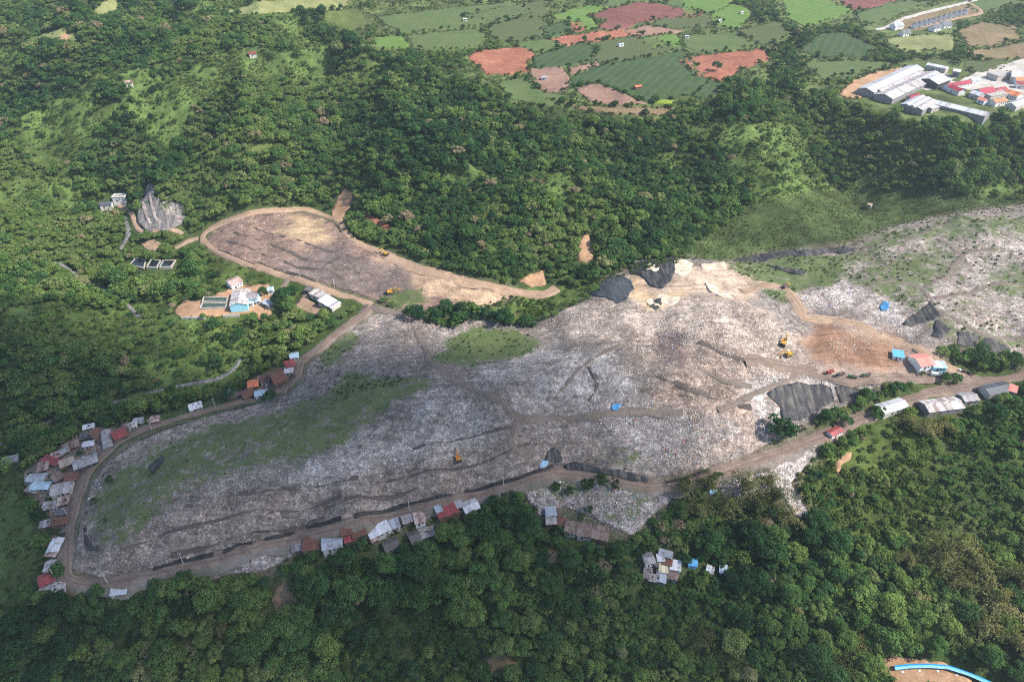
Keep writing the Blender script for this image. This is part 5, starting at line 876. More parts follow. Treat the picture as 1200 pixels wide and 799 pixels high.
GA = [(GREENBANK, .9), (GB2, .7), (MIDG, .95), (MIDG2, .9), (RVEG, .93), (LVEG, .95), (GB3, .8), (MIDG3, .8), (YARD, .85), (COVER, .8), (COVER2, .95)]
litter('waste_litter', [MAIN], 30000, .10, .42, .13, .012, avoid=GA)
litter('waste_litter', [TERR], 1800, .10, .35, .10, .004)
litter('fresh_litter', [FRESH1, FRESH2, FRESH3], 4600, .15, .65, .32, .07)
litter('fresh_litter', [SPILL1, SPILL2, SPILL3], 4200, .15, .65, .55, .05)
litter('fresh_litter', [PALE], 5000, .15, .5, .6, .015)
litter('settlement_litter', [[(28,552),(60,532),(95,505),(150,494),(160,502),(120,528),(98,556),(88,580),(80,612),(62,610),(48,598),(30,575)], [(262,466),(300,442),(335,428),(350,420),(352,438),(335,458),(300,465)], [(640,596),(720,612),(715,630),(640,618)], [(748,645),(800,645),(805,685),(750,685)], [(340,640),(470,605),(560,585),(560,600),(450,636),(345,655)]], 2600, .15, .6, .6, .05)
litter('yard_litter', [[(970,398),(990,392),(1000,410),(995,428),(978,430),(968,415)], [(995,395),(1020,395),(1018,412),(1000,412)], [(975,442),(1035,446),(1035,455),(980,452)]], 520, .15, .5, .5, .04)

# ------------------------------------------------------------------ plants
def leaf_mesh(name, P, N, size, tint, asp=.62):
    n = len(P); N = N / (np.linalg.norm(N, axis=1)[:, None] + 1e-9); a = np.cross(N, RNG.normal(size=(n, 3))); a /= np.linalg.norm(a, axis=1)[:, None] + 1e-9; b = np.cross(N, a)
    s = size[:, None]; V = np.stack([P - a*s*.5, P + b*s*asp*.5 + N*s*.08, P + a*s*.5, P - b*s*asp*.5 + N*s*.08], 1).reshape(-1, 3)
    F = np.arange(4 * n).reshape(n, 4); me = np_mesh(name, V, F); set_attr(me, 'tint', 'FLOAT', 'FACE', tint); return me
def crown_mesh(name, seed, Rr, Hc, z0, clumps, per, leaf, spread=1.0, flat=.75, asym=.25):
    g = np.random.default_rng(seed); P = []; N = []; T = []; ph = g.uniform(0, 6.28)
    for c in range(clumps):
        th = c * 2.399 + g.uniform(-.4, .4); q = (c + .5) / clumps; el = math.acos(1 - q * 1.25) if q < .8 else g.uniform(1.3, 1.7)
        rad = g.uniform(.5, .95) * spread * (1 + asym * math.sin(th + ph)); cc = np.array([math.sin(el) * math.cos(th) * Rr * rad, math.sin(el) * math.sin(th) * Rr * rad, z0 + Hc * .42 + math.cos(el) * Hc * .5 * rad]); cr = Rr * g.uniform(.16, .42); pn = max(8, int(per * (cr / Rr / .33) ** 2)); tn = g.uniform(.25, .8)
        d = g.normal(size=(pn, 3)); d /= np.linalg.norm(d, axis=1)[:, None]; d[:, 2] = np.abs(d[:, 2]) * np.where(g.random(pn) < .8, 1, -1); r = cr * g.uniform(.6, 1.08, pn)[:, None]
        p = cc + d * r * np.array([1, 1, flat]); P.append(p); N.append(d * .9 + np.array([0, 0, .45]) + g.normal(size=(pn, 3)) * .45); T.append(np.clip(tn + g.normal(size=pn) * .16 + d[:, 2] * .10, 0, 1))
    P = np.vstack(P); return leaf_mesh(name, P, np.vstack(N), leaf * g.uniform(.6, 1.35, len(P)), np.concatenate(T))
def trunk_mesh(seed, h, r, Rr):
    rd = random.Random(seed); m = MB(); top = Vector((rd.uniform(-.5,.5), rd.uniform(-.5,.5), h)); m.tube([(0,0,-1.2),(0,0,0),top*.5,top], [r*1.5,r,r*.8,r*.5], 7)
    for k in range(4):
        a = k * 1.57 + rd.uniform(-.4,.4); m.tube([top*.7, top*.8 + Vector((math.cos(a)*Rr*.3, math.sin(a)*Rr*.3, h*.2)), top*.85 + Vector((math.cos(a)*Rr*.6, math.sin(a)*Rr*.6, h*.42))], [r*.5,r*.35,r*.12], 5)
    return m.mesh('trunk', True)
def bamboo_mesh(seed, Rr, H, culms=34, per=58, leaf=.9):
    g = np.random.default_rng(seed); P = []; N = []; T = []
    for c in range(culms):
        a = g.uniform(0, 6.28); rr = Rr * math.sqrt(g.random()); hh = H * g.uniform(.75, 1.05) * (1 - .25 * (rr / Rr) ** 2); t = g.uniform(.35, 1.12, per); tip = rr * (1 + .55) + 1.0
        x = np.where(t < .7, rr * .45 * t / .7, rr * .45 + (t - .7) / .4 * (tip - rr * .45)); z = hh * np.where(t < .8, t / .8 * .95, .95 + .05 - (t - .8) ** 2 * 2.6)
        p = np.c_[np.cos(a) * x, np.sin(a) * x, z] + g.normal(size=(per, 3)) * np.array([.55, .55, .4]); P.append(p); N.append(np.c_[np.cos(a) * np.ones(per), np.sin(a) * np.ones(per), np.ones(per) * .9] + g.normal(size=(per, 3)) * .5); T.append(np.clip(g.uniform(.3, .7) + g.normal(size=per) * .15, 0, 1))
    P = np.vstack(P); return leaf_mesh('crown', P, np.vstack(N), leaf * g.uniform(.6, 1.3, len(P)), np.concatenate(T), .4)
def bamboo_stems(seed, Rr, H):
    rd = random.Random(seed); m = MB()
    for k in range(9):
        a = rd.uniform(0, 6.28); r = rd.uniform(.2, .7); m.tube([(math.cos(a)*r, math.sin(a)*r, -.6), (math.cos(a)*(r+.5), math.sin(a)*(r+.5), H*.45), (math.cos(a)*Rr*.5, math.sin(a)*Rr*.5, H*.85)], [.10,.08,.03], 5)
    return m.mesh('stems', True)
def banana_mesh(seed, leaves=9):
    rd = random.Random(seed); V = []; F = []; T = []
    for k in range(leaves):
        a = k * 2.399 + rd.uniform(-.3,.3); L = rd.uniform(1.9, 2.7); el = rd.uniform(.25, 1.05); wd = rd.uniform(.30, .42); b = len(V); p = Vector((0, 0, 2.2)); ca, sa = math.cos(a), math.sin(a); tt = rd.uniform(.3, .8)
        for i in range(6):
            t = i / 5; w_ = wd * math.sin(math.pi * min(1, .12 + t * .86)) + .03; pitch = el - t * 1.5; 
            if i: p = p + Vector((ca * math.cos(pitch), sa * math.cos(pitch), math.sin(pitch))) * (L / 5)
            n = Vector((-sa, ca, 0)) * w_; V += [tuple(p + n - Vector((0,0,.10*w_))), tuple(p + Vector((0,0,.12))), tuple(p - n - Vector((0,0,.10*w_)))]
            if i:
                q = b + (i-1)*3; F += [(q,q+1,q+4,q+3),(q+1,q+2,q+5,q+4)]; T += [tt, tt]
    me = np_mesh('crown', np.array(V), np.array(F)); set_attr(me, 'tint', 'FLOAT', 'FACE', T); return me
# prototype meshes (shared by all copies)
FINE = [(crown_mesh('crown', 100 + i, 5.0, [7.5, 6.5, 8.5, 6.0, 7.0, 9.0][i], [3.0, 2.5, 3.5, 2.6, 3, 3.5][i], [30, 24, 40, 26, 22, 34][i], [95, 110, 80, 100, 120, 90][i], .72, [1, 1.05, .9, 1.1, 1, .85][i]), trunk_mesh(100 + i, 4.5, .28, 5)) for i in range(6)]
COARSE = [(crown_mesh('crown', 200 + i, 5.0, h_, 1.2, c_, n_, l_, sp_, fl_, as_), trunk_mesh(200 + i, 4.2, .28, 5)) for i, (h_, c_, n_, l_, sp_, fl_, as_) in enumerate([(7.5, 22, 46, 1.1, 1.0, .75, .2), (6.0, 18, 54, 1.1, 1.1, .7, .35), (10.5, 26, 40, 1.0, .75, .85, .15), (4.6, 24, 44, 1.0, 1.2, .5, .3), (8.0, 14, 60, 1.25, .9, .9, .45), (6.5, 34, 26, .9, 1.15, .6, .25)])]
BAMB = [(bamboo_mesh(300 + i, [6.0, 5.0, 5.5][i], [12, 10.5, 12][i]), bamboo_stems(300 + i, 5, 11)) for i in range(3)]
BANA = [banana_mesh(400 + i, 8 + i) for i in range(3)]
mb_ = MB(); mb_.tube([(0,0,-.5),(0,0,1.2),(0,0,2.3)], [.22,.18,.12], 7); BSTEM = mb_.mesh('stem', True)
SHRUB = [crown_mesh('foliage', 500 + i, 1.6, 2.2, .1, 7, 34, .62, 1.0) for i in range(3)]
mb_ = MB()
for k in range(5): mb_.tube([(0,0,-.3),(math.cos(k*1.3)*.3, math.sin(k*1.3)*.3, .7),(math.cos(k*1.3)*.8, math.sin(k*1.3)*.8, 1.5)], [.08,.06,.02], 5)
SSTEM = mb_.mesh('stems', True)
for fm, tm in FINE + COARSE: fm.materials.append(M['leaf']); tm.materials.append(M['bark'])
for fm, tm in BAMB: fm.materials.append(M['bamboo']); tm.materials.append(M['bark'])
for fm in BANA: fm.materials.append(M['banana'])
for fm in SHRUB: fm.materials.append(M['scrub'])
BSTEM.materials.append(M['bark']); SSTEM.materials.append(M['bark'])

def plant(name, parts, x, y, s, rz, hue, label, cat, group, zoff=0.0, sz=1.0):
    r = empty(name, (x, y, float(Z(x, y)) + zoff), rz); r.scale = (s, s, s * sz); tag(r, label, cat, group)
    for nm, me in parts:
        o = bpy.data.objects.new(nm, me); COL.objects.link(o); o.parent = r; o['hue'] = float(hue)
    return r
def scatter(name, x, y, s, sz, hue, idx, protos, zoff=None):
    """one mass of plants: points that carry size, turn, hue and kind; the crowns of the single plants stand on them"""
    n = len(x); me = bpy.data.meshes.new(name); me.vertices.add(n); z = Z(x, y) + (0 if zoff is None else zoff); me.vertices.foreach_set('co', np.c_[x, y, z].astype(np.float32).ravel())
    set_attr(me, 'hue', 'FLOAT', 'POINT', hue); set_attr(me, 'turn', 'FLOAT', 'POINT', RNG.uniform(0, 6.28, n)); set_attr(me, 'kindof', 'FLOAT', 'POINT', idx)
    a = me.attributes.new('size', 'FLOAT_VECTOR', 'POINT'); a.data.foreach_set('vector', np.c_[s, s, s * sz].astype(np.float32).ravel())
    o = link(name, me); tag(o, kind='stuff')
    g = bpy.data.node_groups.new(name, 'GeometryNodeTree'); g.interface.new_socket('Geometry', in_out='INPUT', socket_type='NodeSocketGeometry'); g.interface.new_socket('Geometry', in_out='OUTPUT', socket_type='NodeSocketGeometry')
    gi = g.nodes.new('NodeGroupInput'); go = g.nodes.new('NodeGroupOutput'); jn = g.nodes.new('GeometryNodeJoinGeometry')
    def na(nm, ty):
        k = g.nodes.new('GeometryNodeInputNamedAttribute'); k.data_type = ty; k.inputs[0].default_value = nm; return next(q for q in k.outputs if q.enabled and q.name == 'Attribute')
    cx_ = g.nodes.new('ShaderNodeCombineXYZ'); g.links.new(na('turn', 'FLOAT'), cx_.inputs[2])
    for i, po in enumerate(protos):
        oi = g.nodes.new('GeometryNodeObjectInfo'); oi.inputs['Object'].default_value = po; oi.inputs['As Instance'].default_value = True; oi.transform_space = 'ORIGINAL'
        ip = g.nodes.new('GeometryNodeInstanceOnPoints'); cp = g.nodes.new('FunctionNodeCompare'); cp.data_type = 'FLOAT'; cp.operation = 'EQUAL'; g.links.new(na('kindof', 'FLOAT'), cp.inputs[0]); cp.inputs[1].default_value = float(i); cp.inputs['Epsilon'].default_value = .1
        g.links.new(gi.outputs[0], ip.inputs['Points']); g.links.new(oi.outputs['Geometry'], ip.inputs['Instance']); g.links.new(cp.outputs[0], ip.inputs['Selection'])
        g.links.new(cx_.outputs[0], ip.inputs['Rotation']); g.links.new(na('size', 'FLOAT_VECTOR'), ip.inputs['Scale']); g.links.new(ip.outputs[0], jn.inputs[0])
    g.links.new(jn.outputs[0], go.inputs[0]); md = o.modifiers.new('plants', 'NODES'); md.node_group = g; return o

def cand(sp):
    xs = np.arange(-760, 760, sp); ys = np.arange(95, 1230, sp); X, Y = np.meshgrid(xs, ys); X[1::2] += sp / 2
    X = (X + RNG.uniform(-.42, .42, X.shape) * sp).ravel(); Y = (Y + RNG.uniform(-.42, .42, Y.shape) * sp).ravel(); z = Z(X, Y); u, v, d = proj(X, Y, z)
    k = (u > -70) & (u < 1270) & (v > -60) & (v < 900); return X[k], Y[k], z[k], u[k], v[k], d[k]
# open ground where only low growth stands
for p in (SPILL1, SPILL2, SPILL3, [(152,303),(210,303),(206,318),(152,318)], [(126,686),(152,684),(152,694),(126,695)], [(800,654),(856,660),(856,672),(800,668)], [(636,596),(716,612),(716,628),(636,618)], [(748,643),(800,643),(800,680),(748,682)]): fill(m_prot, p)
fill(m_open, MEADOW); fill(m_open, GRASSL); fill(m_open, GREENV)
BELTS = [[(870,10),(910,15),(925,35),(1000,32),(1030,45),(1080,60),(1060,76),(1000,70),(940,72),(930,45),(900,40)], [(830,62),(930,50),(935,75),(1000,80),(985,100),(900,100),(905,75),(870,85)], [(1000,70),(1090,60),(1180,64),(1130,80),(1110,72),(1080,70),(1050,76)], [(400,60),(470,55),(560,40),(600,52),(560,62),(545,80),(480,80)], [(1090,45),(1130,35),(1130,60),(1100,62)], [(1150,18),(1240,0),(1240,36),(1190,28)], [(1125,62),(1160,60),(1160,70),(1130,70)], [(740,126),(860,100),(930,100),(1000,118),(1080,135),(1200,130),(1200,145),(1000,145),(800,145)], [(830,-10),(900,-10),(905,10),(850,8)], [(760,56),(770,44),(762,42)]]
OPENLOW = [SUNNY, [(1000,500),(1100,500),(1180,560),(1170,640),(1080,640),(1000,600)]]
BANANA_Z = [[(400,760),(430,700),(560,740),(600,799),(560,830),(400,830)], [(1100,540),(1150,500),(1200,490),(1260,500),(1260,600),(1160,620),(1110,590)], [(740,690),(850,690),(860,740),(760,760)], [(360,640),(430,650),(440,690),(380,690)]]
BAMB_P = [(1110,655,1.5),(1140,675,1.4),(1095,665,1.2),(1160,720,1.35),(1145,745,1.2),(1190,690,1.3),(800,580,1.0),(830,575,1.2),(870,580,1.3),(905,590,1.25),(885,602,1.2),(850,600,1.1),(920,615,1.0),(1185,760,1.2),(260,745,.9),(815,605,1.0),(1060,500,.9),(1080,510,1.0),(1100,505,.9),(900,570,1.0),(1120,690,1.1),(980,790,1.0),(1060,660,.9),(820,760,1.0),(850,780,1.0),(1000,760,.9)]
bx = np.array([G1(a, b).to_tuple()[:2] for a, b, _ in BAMB_P])
blab = {0: 'largest tan bamboo clump on the sunny slope at lower right'}
bprot = []
for i, (a, b, s) in enumerate(BAMB_P):
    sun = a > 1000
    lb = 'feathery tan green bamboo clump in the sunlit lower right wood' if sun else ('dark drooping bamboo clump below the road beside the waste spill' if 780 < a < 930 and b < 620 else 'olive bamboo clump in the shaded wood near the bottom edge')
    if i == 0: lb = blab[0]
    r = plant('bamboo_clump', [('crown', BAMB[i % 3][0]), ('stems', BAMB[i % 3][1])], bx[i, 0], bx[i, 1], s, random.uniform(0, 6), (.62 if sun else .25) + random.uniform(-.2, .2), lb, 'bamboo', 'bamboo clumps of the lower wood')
    if i < 3: bprot.append(r.children[0])

c1 = cand(9.0); c2 = cand(4.6); emer = np.r_[np.ones(len(c1[0]), bool), np.zeros(len(c2[0]), bool)]
X, Y, Zt, U, V, D = [np.r_[a_, b_] for a_, b_ in zip(c1, c2)]
farm = pip(U, V, FARM); belt = np.zeros(len(X), bool)
for p in BELTS: belt |= pip(U, V, p)
low = np.zeros(len(X), bool)
for p in OPENLOW: low |= pip(U, V, p)
ban = np.zeros(len(X), bool)
for p in BANANA_Z: ban |= pip(U, V, p)
patch = fbm(X, Y, 60, 70, 3)
den = np.where(emer, np.clip((patch - .28) * 3.2, .05, 1), .95); den[farm] = .10; den[belt] = 1.0; den[low] = .45; den[ban] = .4
den *= np.where(farm, np.clip((fbm(X, Y, 40, 71, 3) - .42) * 8, .0, 1.5) if True else 1, 1)
den[belt] = np.maximum(den[belt], np.where(emer[belt], .8, .5))
S = np.where(emer, np.clip(.80 + .6 * RNG.random(len(X)) ** 2 + (patch - .5) * 1.1, .5, 1.6), np.clip(.46 + .34 * RNG.random(len(X)) + (patch - .5) * .3, .36, .9)); S[farm] *= .75; S[low] *= .55; S[ban] *= .6
clr = (fbm(X, Y, 62, 95, 4) > .575) & (Y > 330) & ~farm & ~belt; den[clr] *= np.where(emer[clr], .25, .30); S[clr] *= .7
S *= np.where(V > 560, 1.08, 1.0)
keep = RNG.random(len(X)) < den
keep &= ~look(m_open, U, V)
for hf in (.5, .95):
    ut, vt, _ = proj(X, Y, Zt + S * 9 * hf); keep &= ~look(m_prot, ut, vt)
rpx = S * 4.0 * FPX / D
for sg in (-1, 1): keep &= ~look(m_prot, U + sg * rpx, V - S * 3 * FPX / D * .8)
for i in range(len(BAMB_P)): keep &= (X - bx[i, 0]) ** 2 + (Y - bx[i, 1]) ** 2 > (BAMB_P[i][2] * 5.0) ** 2
X, Y, U, V, D, S, patch, farm, low, emer = [q[keep] for q in (X, Y, U, V, D, S, patch, farm, low, emer)]
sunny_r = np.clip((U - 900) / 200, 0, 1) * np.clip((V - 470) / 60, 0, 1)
leftval = ((U < 420) & (V > 210) & (V < 420))
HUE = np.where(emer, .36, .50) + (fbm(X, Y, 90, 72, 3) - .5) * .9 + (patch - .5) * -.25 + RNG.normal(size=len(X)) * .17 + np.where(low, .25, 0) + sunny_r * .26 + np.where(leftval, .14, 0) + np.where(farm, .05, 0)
odd = RNG.random(len(X)); HUE = np.clip(HUE, .02, .74); HUE = np.where(odd < .025, RNG.uniform(.86, 1.0, len(X)), np.where(odd < .12, RNG.uniform(.6, .78, len(X)), HUE)); HUE = np.clip(HUE, .02, 1)
SZ = RNG.uniform(.8, 1.15, len(X))
order = np.argsort(-(S * FPX / D) - 1000 * ((U > -5) & (U < 1205) & (V < 812) & (V > 600))); big = order[:300]; rest = order[300:]
def tree_label(u, v, h, z_):
    tone = 'dark green' if h < .3 else ('mid green' if h < .55 else ('yellow green' if h < .82 else 'dry olive brown'))
    where = next(t for lim, t in ((200, 'below the bottom road bend'), (340, 'below the litter strip at lower left'), (520, 'below the roadside shed row'), (640, 'left of the brown gables in the lower wood'), (745, 'below the brown gables'), (860, 'around the clearing huts'), (1000, 'below the right waste spill'), (9999, 'around the blue channel')) if u < lim)
    return '%s %s broadleaf tree %s' % ('tall' if z_ > 1.15 else ('small' if z_ < .72 else 'medium'), tone, where)
for k, i in enumerate(big):
    fm, tm = FINE[k % 6]; lb = tree_label(U[i], V[i], HUE[i], S[i])
    plant('broadleaf_tree', [('crown', fm), ('trunk', tm)], X[i], Y[i], S[i], RNG.uniform(0, 6.28), HUE[i], lb, 'tree', lb.replace('broadleaf tree', 'broadleaf trees'), sz=SZ[i])
# single trees beside the right road and buildings, and the four far kinds
solo = [((1050,460),1.0,.25,'round dark tree at the road fork beside the pale barn'),((1024,488),.8,.4,'bushy tree near the left end of the pale metal barn'),((1105,448),.7,.3,'small round tree between the two right roads'),((1120,446),.75,.35,'round tree right of the small one between the roads'),((1140,425),1.0,.2,'dark spreading tree at the road junction'),((1160,432),1.0,.25,'dark tree right of the junction tree'),((1185,430),.9,.3,'tree beside the road near the right edge'),((840,84),1.1,.2,'dark round tree standing in the red field'),((965,495),.9,.3,'dark round bush tree below the fan shaped liner'),((919,512),.8,.28,'round tree at the roadside left of the fan shaped liner'),((990,500),.8,.35,'round tree behind the tiny red roofed hut'),((330,360),1.15,.15,'tall dark tree right of the treatment works'),((335,350),1.0,.18,'dark tree at the bend of the works drive'),((345,345),.8,.22,'small dark tree under the terrace road'),((310,347),.7,.25,'rounded tree beside the guard hut'),((318,470),.9,.2,'dark tree behind the grey upper road shack'),((270,468),1.0,.18,'dark tree left of the rusty upper road group')]
protoC = []
for k, ((a, b), s, h, lb) in enumerate(solo):
    fm, tm = (COARSE[k % 6] if k < 6 else FINE[k % 6]); p = G1(a, b)
    r = plant('broadleaf_tree', [('crown', fm), ('trunk', tm)], p.x, p.y, s, RNG.uniform(0, 6.28), h, lb, 'tree', None)
    if k < 6: protoC.append(r.children[0])
scatter('forest', X[rest], Y[rest], S[rest], SZ[rest], HUE[rest], RNG.integers(0, 6, len(rest)), protoC)

# banana plants
bX, bY, bZ, bU, bV, bD = cand(3.2); k = np.zeros(len(bX), bool)
for p in BANANA_Z: k |= pip(bU, bV, p)
k &= (RNG.random(len(bX)) < .55) & ~look(m_open, bU, bV); bX, bY, bU, bV, bD = [q[k] for q in (bX, bY, bU, bV, bD)]
o_ = np.argsort(bD + 1000 * ((bU < 0) | (bU > 1200) | (bV > 805))); nb_ = min(150, len(o_)); pban = []
for q, i in enumerate(o_[:nb_]):
    sz_w = random.uniform(.9, 1.5); lb = ('%s banana plant with star shaped leaves %s' % ('small' if sz_w < 1.1 else ('large' if sz_w > 1.3 else 'middling'), next(t for lim, t in ((435, 'at the left side of the bottom edge grove'), (480, 'left of the middle of the bottom edge grove'), (525, 'right of the middle of the bottom edge grove'), (9999, 'at the right side of the bottom edge grove')) if bU[i] < lim))) if bU[i] < 700 else ('banana plant with star shaped leaves below the clearing huts' if bU[i] < 950 else 'banana plant with star shaped leaves near the right edge')
    r = plant('banana_plant', [('crown', BANA[q % 3]), ('stem', BSTEM)], bX[i], bY[i], sz_w, random.uniform(0, 6), random.uniform(.1, .8), lb, 'banana plant', lb.replace('banana plant', 'banana plants'))
    if q < 3: pban.append(r.children[0])
if len(o_) > nb_:
    j = o_[nb_:]; scatter('banana_grove', bX[j], bY[j], RNG.uniform(.9, 1.5, len(j)), np.ones(len(j)), RNG.uniform(.1, .8, len(j)), RNG.integers(0, 3, len(j)), pban)

# shrubs: single ones by the roads, then the scrub cover
pshr = []
for k, ((a, b), s, h, lb) in enumerate([((1010,472),1.6,.4,'bright shrub row beginning under the fan shaped liner'),((1030,466),1.5,.5,'bright green shrub at the verge left of the road fork'),((985,487),1.5,.35,'shrub on the verge below the narrow liner'),((940,505),1.4,.3,'shrub on the verge left of the round bush tree'),((685,572),2.4,.15,'dark shrub on the upper edge of the lower spill'),((705,566),2.4,.15,'wide dark green shrub under the road bend'),((720,572),2.2,.2,'dark shrub right of the wide one under the road bend'),((650,575),1.8,.2,'dark shrub at the left end of the lower spill'),((667,578),1.8,.22,'low dark shrub in the middle of the lower spill'),((690,600),1.8,.25,'shrub beside the brown gables on the spill'),((800,568),1.7,.2,'shrub at the roadside above the bamboo'),((840,560),1.6,.2,'round shrub at the roadside above the right spill'),((1080,440),1.4,.4,'green shrub on the strip between the right roads'),((1140,440),1.5,.4,'shrub on the strip nearest the junction'),((130,565),1.6,.15,'dark shrub on the left foot of the green bank'),((112,590),1.6,.2,'dark shrub lower on the left foot of the green bank')]):
    p = G1(a, b); r = plant('shrub', [('foliage', SHRUB[k % 3]), ('stems', SSTEM)], p.x, p.y, s, random.uniform(0, 6), h, lb, 'shrub', None, .5)
    if k < 3: pshr.append(r.children[0])
X, Y, Zt, U, V, D = cand(2.6)
den = np.zeros(len(X)); hue = np.full(len(X), .4); sz_ = np.full(len(X), .75)
for p, dn, h, s in [(FARM, .30, .55, .55), (MEADOW, 1.2, .62, .42), (GRASSL, .5, .45, .6), (GREENV, .8, .5, .8), (SUNNY, 1.8, .62, 1.05), (OPENLOW[1], 1.5, .55, 1.05), (PLANTV, .7, .6, .7), (RIVERB, .4, .5, .6), (GREENBANK, .16, .38, .30), (GB2, .1, .38, .3), (GB3, .3, .3, .45), (MIDG, .4, .45, .45), (MIDG2, .5, .3, .5), (MIDG3, .4, .3, .45), (RVEG, .30, .42, .5), (LVEG, .5, .4, .5), (LV2, .2, .3, .5), (PATCH1, .8, .5, .5), (SPILL1, .16, .3, .8), (SPILL2, .05, .4, .5), (SPILL3, .12, .3, .8)] + [(p, .6, .35, .9) for p in BANANA_Z]:
    k = pip(U, V, p); den[k] = dn; hue[k] = h; sz_[k] = s
onf = look(m_open, U, V); inw = pip(U, V, MAIN) | pip(U, V, TERR) | pip(U, V, MEADOW) | pip(U, V, GRASSL) | pip(U, V, GREENV) | pip(U, V, SPILL1) | pip(U, V, SPILL2) | pip(U, V, SPILL3)
den[~onf & (den == 0)] = .30; sz_[~onf & (den == .30)] = 1.0; hue[~onf & (den == .30)] = .55                                 # undergrowth between the trees
c_ = (fbm(X, Y, 62, 95, 4) > .575) & (Y > 330) & ~onf & (den == .30); den[c_] = .75; hue[c_] = .68; sz_[c_] = .7
den *= np.clip((fbm(X, Y, 13, 81, 3) - .30) * 3.2, .05, 1.2)
k = (RNG.random(len(X)) < den) & ~(onf & ~inw) & ~look(m_prot, U, V - 2)
X, Y, U, hue, sz_ = X[k], Y[k], U[k], hue[k], sz_[k]; n = len(X)
scatter('scrub_cover', X, Y, sz_ * RNG.uniform(.55, 1.4, n), RNG.uniform(.6, 1.1, n), np.clip(hue + RNG.normal(size=n) * .16, 0, 1), RNG.integers(0, 3, n), pshr, np.where(pip(U, V[k], MAIN), .4, 0.))

# hedges and shrubs along the field borders
hp = []
for p in FIELDS:
    for a, b in densify(p, 1.6):
        if RNG.random() < .27: hp.append((a + RNG.normal() * 1.0, b + RNG.normal() * .6))
for p, nq in ([(28,552),(60,532),(95,505),(150,494),(160,502),(120,528),(98,556),(88,580),(80,612),(62,610),(48,598),(30,575)], 90), ([(262,466),(300,442),(335,428),(350,420),(352,438),(335,458),(300,465)], 30), ([(345,648),(470,612),(560,592),(560,606),(470,640),(350,660)], 60), ([(640,600),(720,616),(715,634),(640,622)], 25), ([(745,640),(860,650),(860,690),(750,690)], 60), ([(50,640),(78,628),(76,660),(72,692),(48,694)], 25):
    q_ = np.c_[RNG.uniform(min(a[0] for a in p), max(a[0] for a in p), nq * 3), RNG.uniform(min(a[1] for a in p), max(a[1] for a in p), nq * 3)]; q_ = q_[pip(q_[:, 0], q_[:, 1], p) & ~look(m_prot, q_[:, 0], q_[:, 1] - 2)][:nq]; hp += [tuple(a) for a in q_]
hp = np.array(hp); hx, hy, _ = ground(hp[:, 0], hp[:, 1]); nh = len(hx)
scatter('hedgerow_shrubs', hx, hy, RNG.uniform(.45, 1.5, nh), RNG.uniform(.7, 1.2, nh), np.clip(.3 + RNG.normal(size=nh) * .2, 0, 1), RNG.integers(0, 3, nh), pshr)
kt = RNG.random(nh) < .10
scatter('hedgerow_trees', hx[kt], hy[kt], RNG.uniform(.35, .8, kt.sum()), RNG.uniform(.8, 1.1, kt.sum()), np.clip(.3 + RNG.normal(size=kt.sum()) * .15, 0, 1), RNG.integers(0, 6, kt.sum()), protoC)

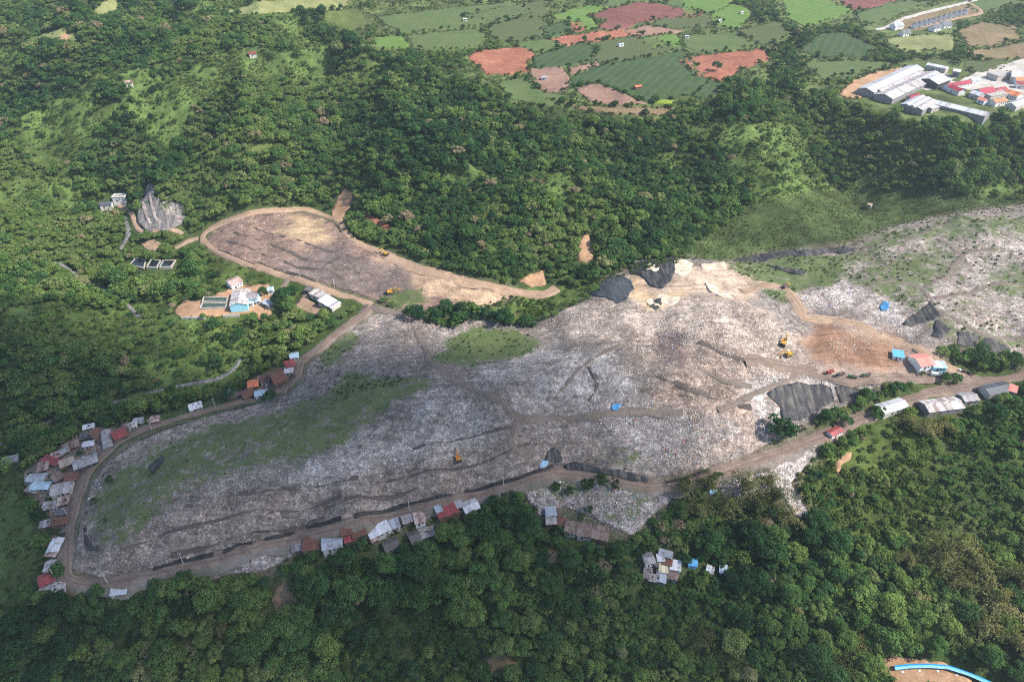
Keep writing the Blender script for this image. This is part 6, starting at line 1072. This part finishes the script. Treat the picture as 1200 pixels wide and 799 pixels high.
# ------------------------------------------------------------------ air and the cloud whose shadow lies on the valley
mb_ = MB(); mb_.box(-900, 900, -40, 1300, -70, 300); k = NT('haze'); pv = k.n('ShaderNodeVolumePrincipled'); pv.inputs['Color'].default_value = (.76, .87, 1, 1); pv.inputs['Density'].default_value = .00008; pv.inputs['Anisotropy'].default_value = .2
k.t.links.new(pv.outputs[0], k.out.inputs['Volume']); hz = mb_.build('haze', k.m); tag(hz, kind='stuff')
SHADE = [(-260,352),(-80,350),(40,345),(140,352),(230,395),(330,402),(385,425),(450,380),(520,395),(600,405),(660,395),(720,405),(800,422),(858,465),(872,518),(826,550),(840,578),(900,610),(930,680),(990,735),(1010,800),(1000,900),(700,960),(200,960),(-260,900)]
def cloud(poly, alt, thick, soft, seed, label):
    q = np.array(densify(poly, 22)); x, y = at_z(q[:, 0], q[:, 1], 0.0); zg = base_z(x, y); x, y = at_z(q[:, 0], q[:, 1], zg)
    t = (alt - zg) / sun_dir.z; B = np.c_[x + sun_dir.x * t, y + sun_dir.y * t] + (np.c_[vnoise(x, y, 45, seed), vnoise(x, y, 45, seed + 1)] - .5) * 26
    xs = np.arange(B[:, 0].min(), B[:, 0].max(), 9.); ys = np.arange(B[:, 1].min(), B[:, 1].max(), 9.); PX, PY = [a.ravel() for a in np.meshgrid(xs, ys)]; kk = pip(PX, PY, [tuple(p) for p in B]); I = np.c_[PX, PY][kk]
    d = np.full(len(I), 1e9)
    for i in range(len(B)):
        a = B[i]; e = B[(i + 1) % len(B)] - a; tt = np.clip(((I - a) @ e) / (e @ e + 1e-9), 0, 1); d = np.minimum(d, np.linalg.norm(I - a - tt[:, None] * e, axis=1))
    I = I[d > 2]; d = d[d > 2]; r = delaunay_2d_cdt([Vector(p) for p in np.vstack([B, I])], [], [list(range(len(B)))], 1, 1e-4)
    P = np.array([tuple(p) for p in r[0]]); F = np.array([f for f in r[2] if len(f) == 3]); nb = len(B)
    dd = np.r_[np.zeros(nb), d]; h = thick * np.clip(dd / soft, 0, 1) ** 1.3 * (.55 + .9 * fbm(P[:, 0], P[:, 1], 60, seed + 4, 4)); bot = -thick * .12 * np.clip(dd / soft, 0, 1) * (.6 + .8 * fbm(P[:, 0], P[:, 1], 40, seed + 9, 3))
    n = len(P); top = np.c_[P, alt + h]; low_ = np.c_[P, alt + bot]; mp = np.arange(n) + n; mp[:nb] = np.arange(nb)
    me = np_mesh('cloud', np.vstack([top, low_]), np.vstack([F, mp[F][:, ::-1]]), True); o = link('cloud', me, M['cloud']); tag(o, kind='structure'); return o
k = NT('cloud'); pv = k.n('ShaderNodeVolumePrincipled'); pv.inputs['Color'].default_value = (1, 1, 1, 1); pv.inputs['Density'].default_value = .0135; k.t.links.new(pv.outputs[0], k.out.inputs['Volume']); M['cloud'] = k.m
cloud(SHADE, 620., 110., 46., 5, '')
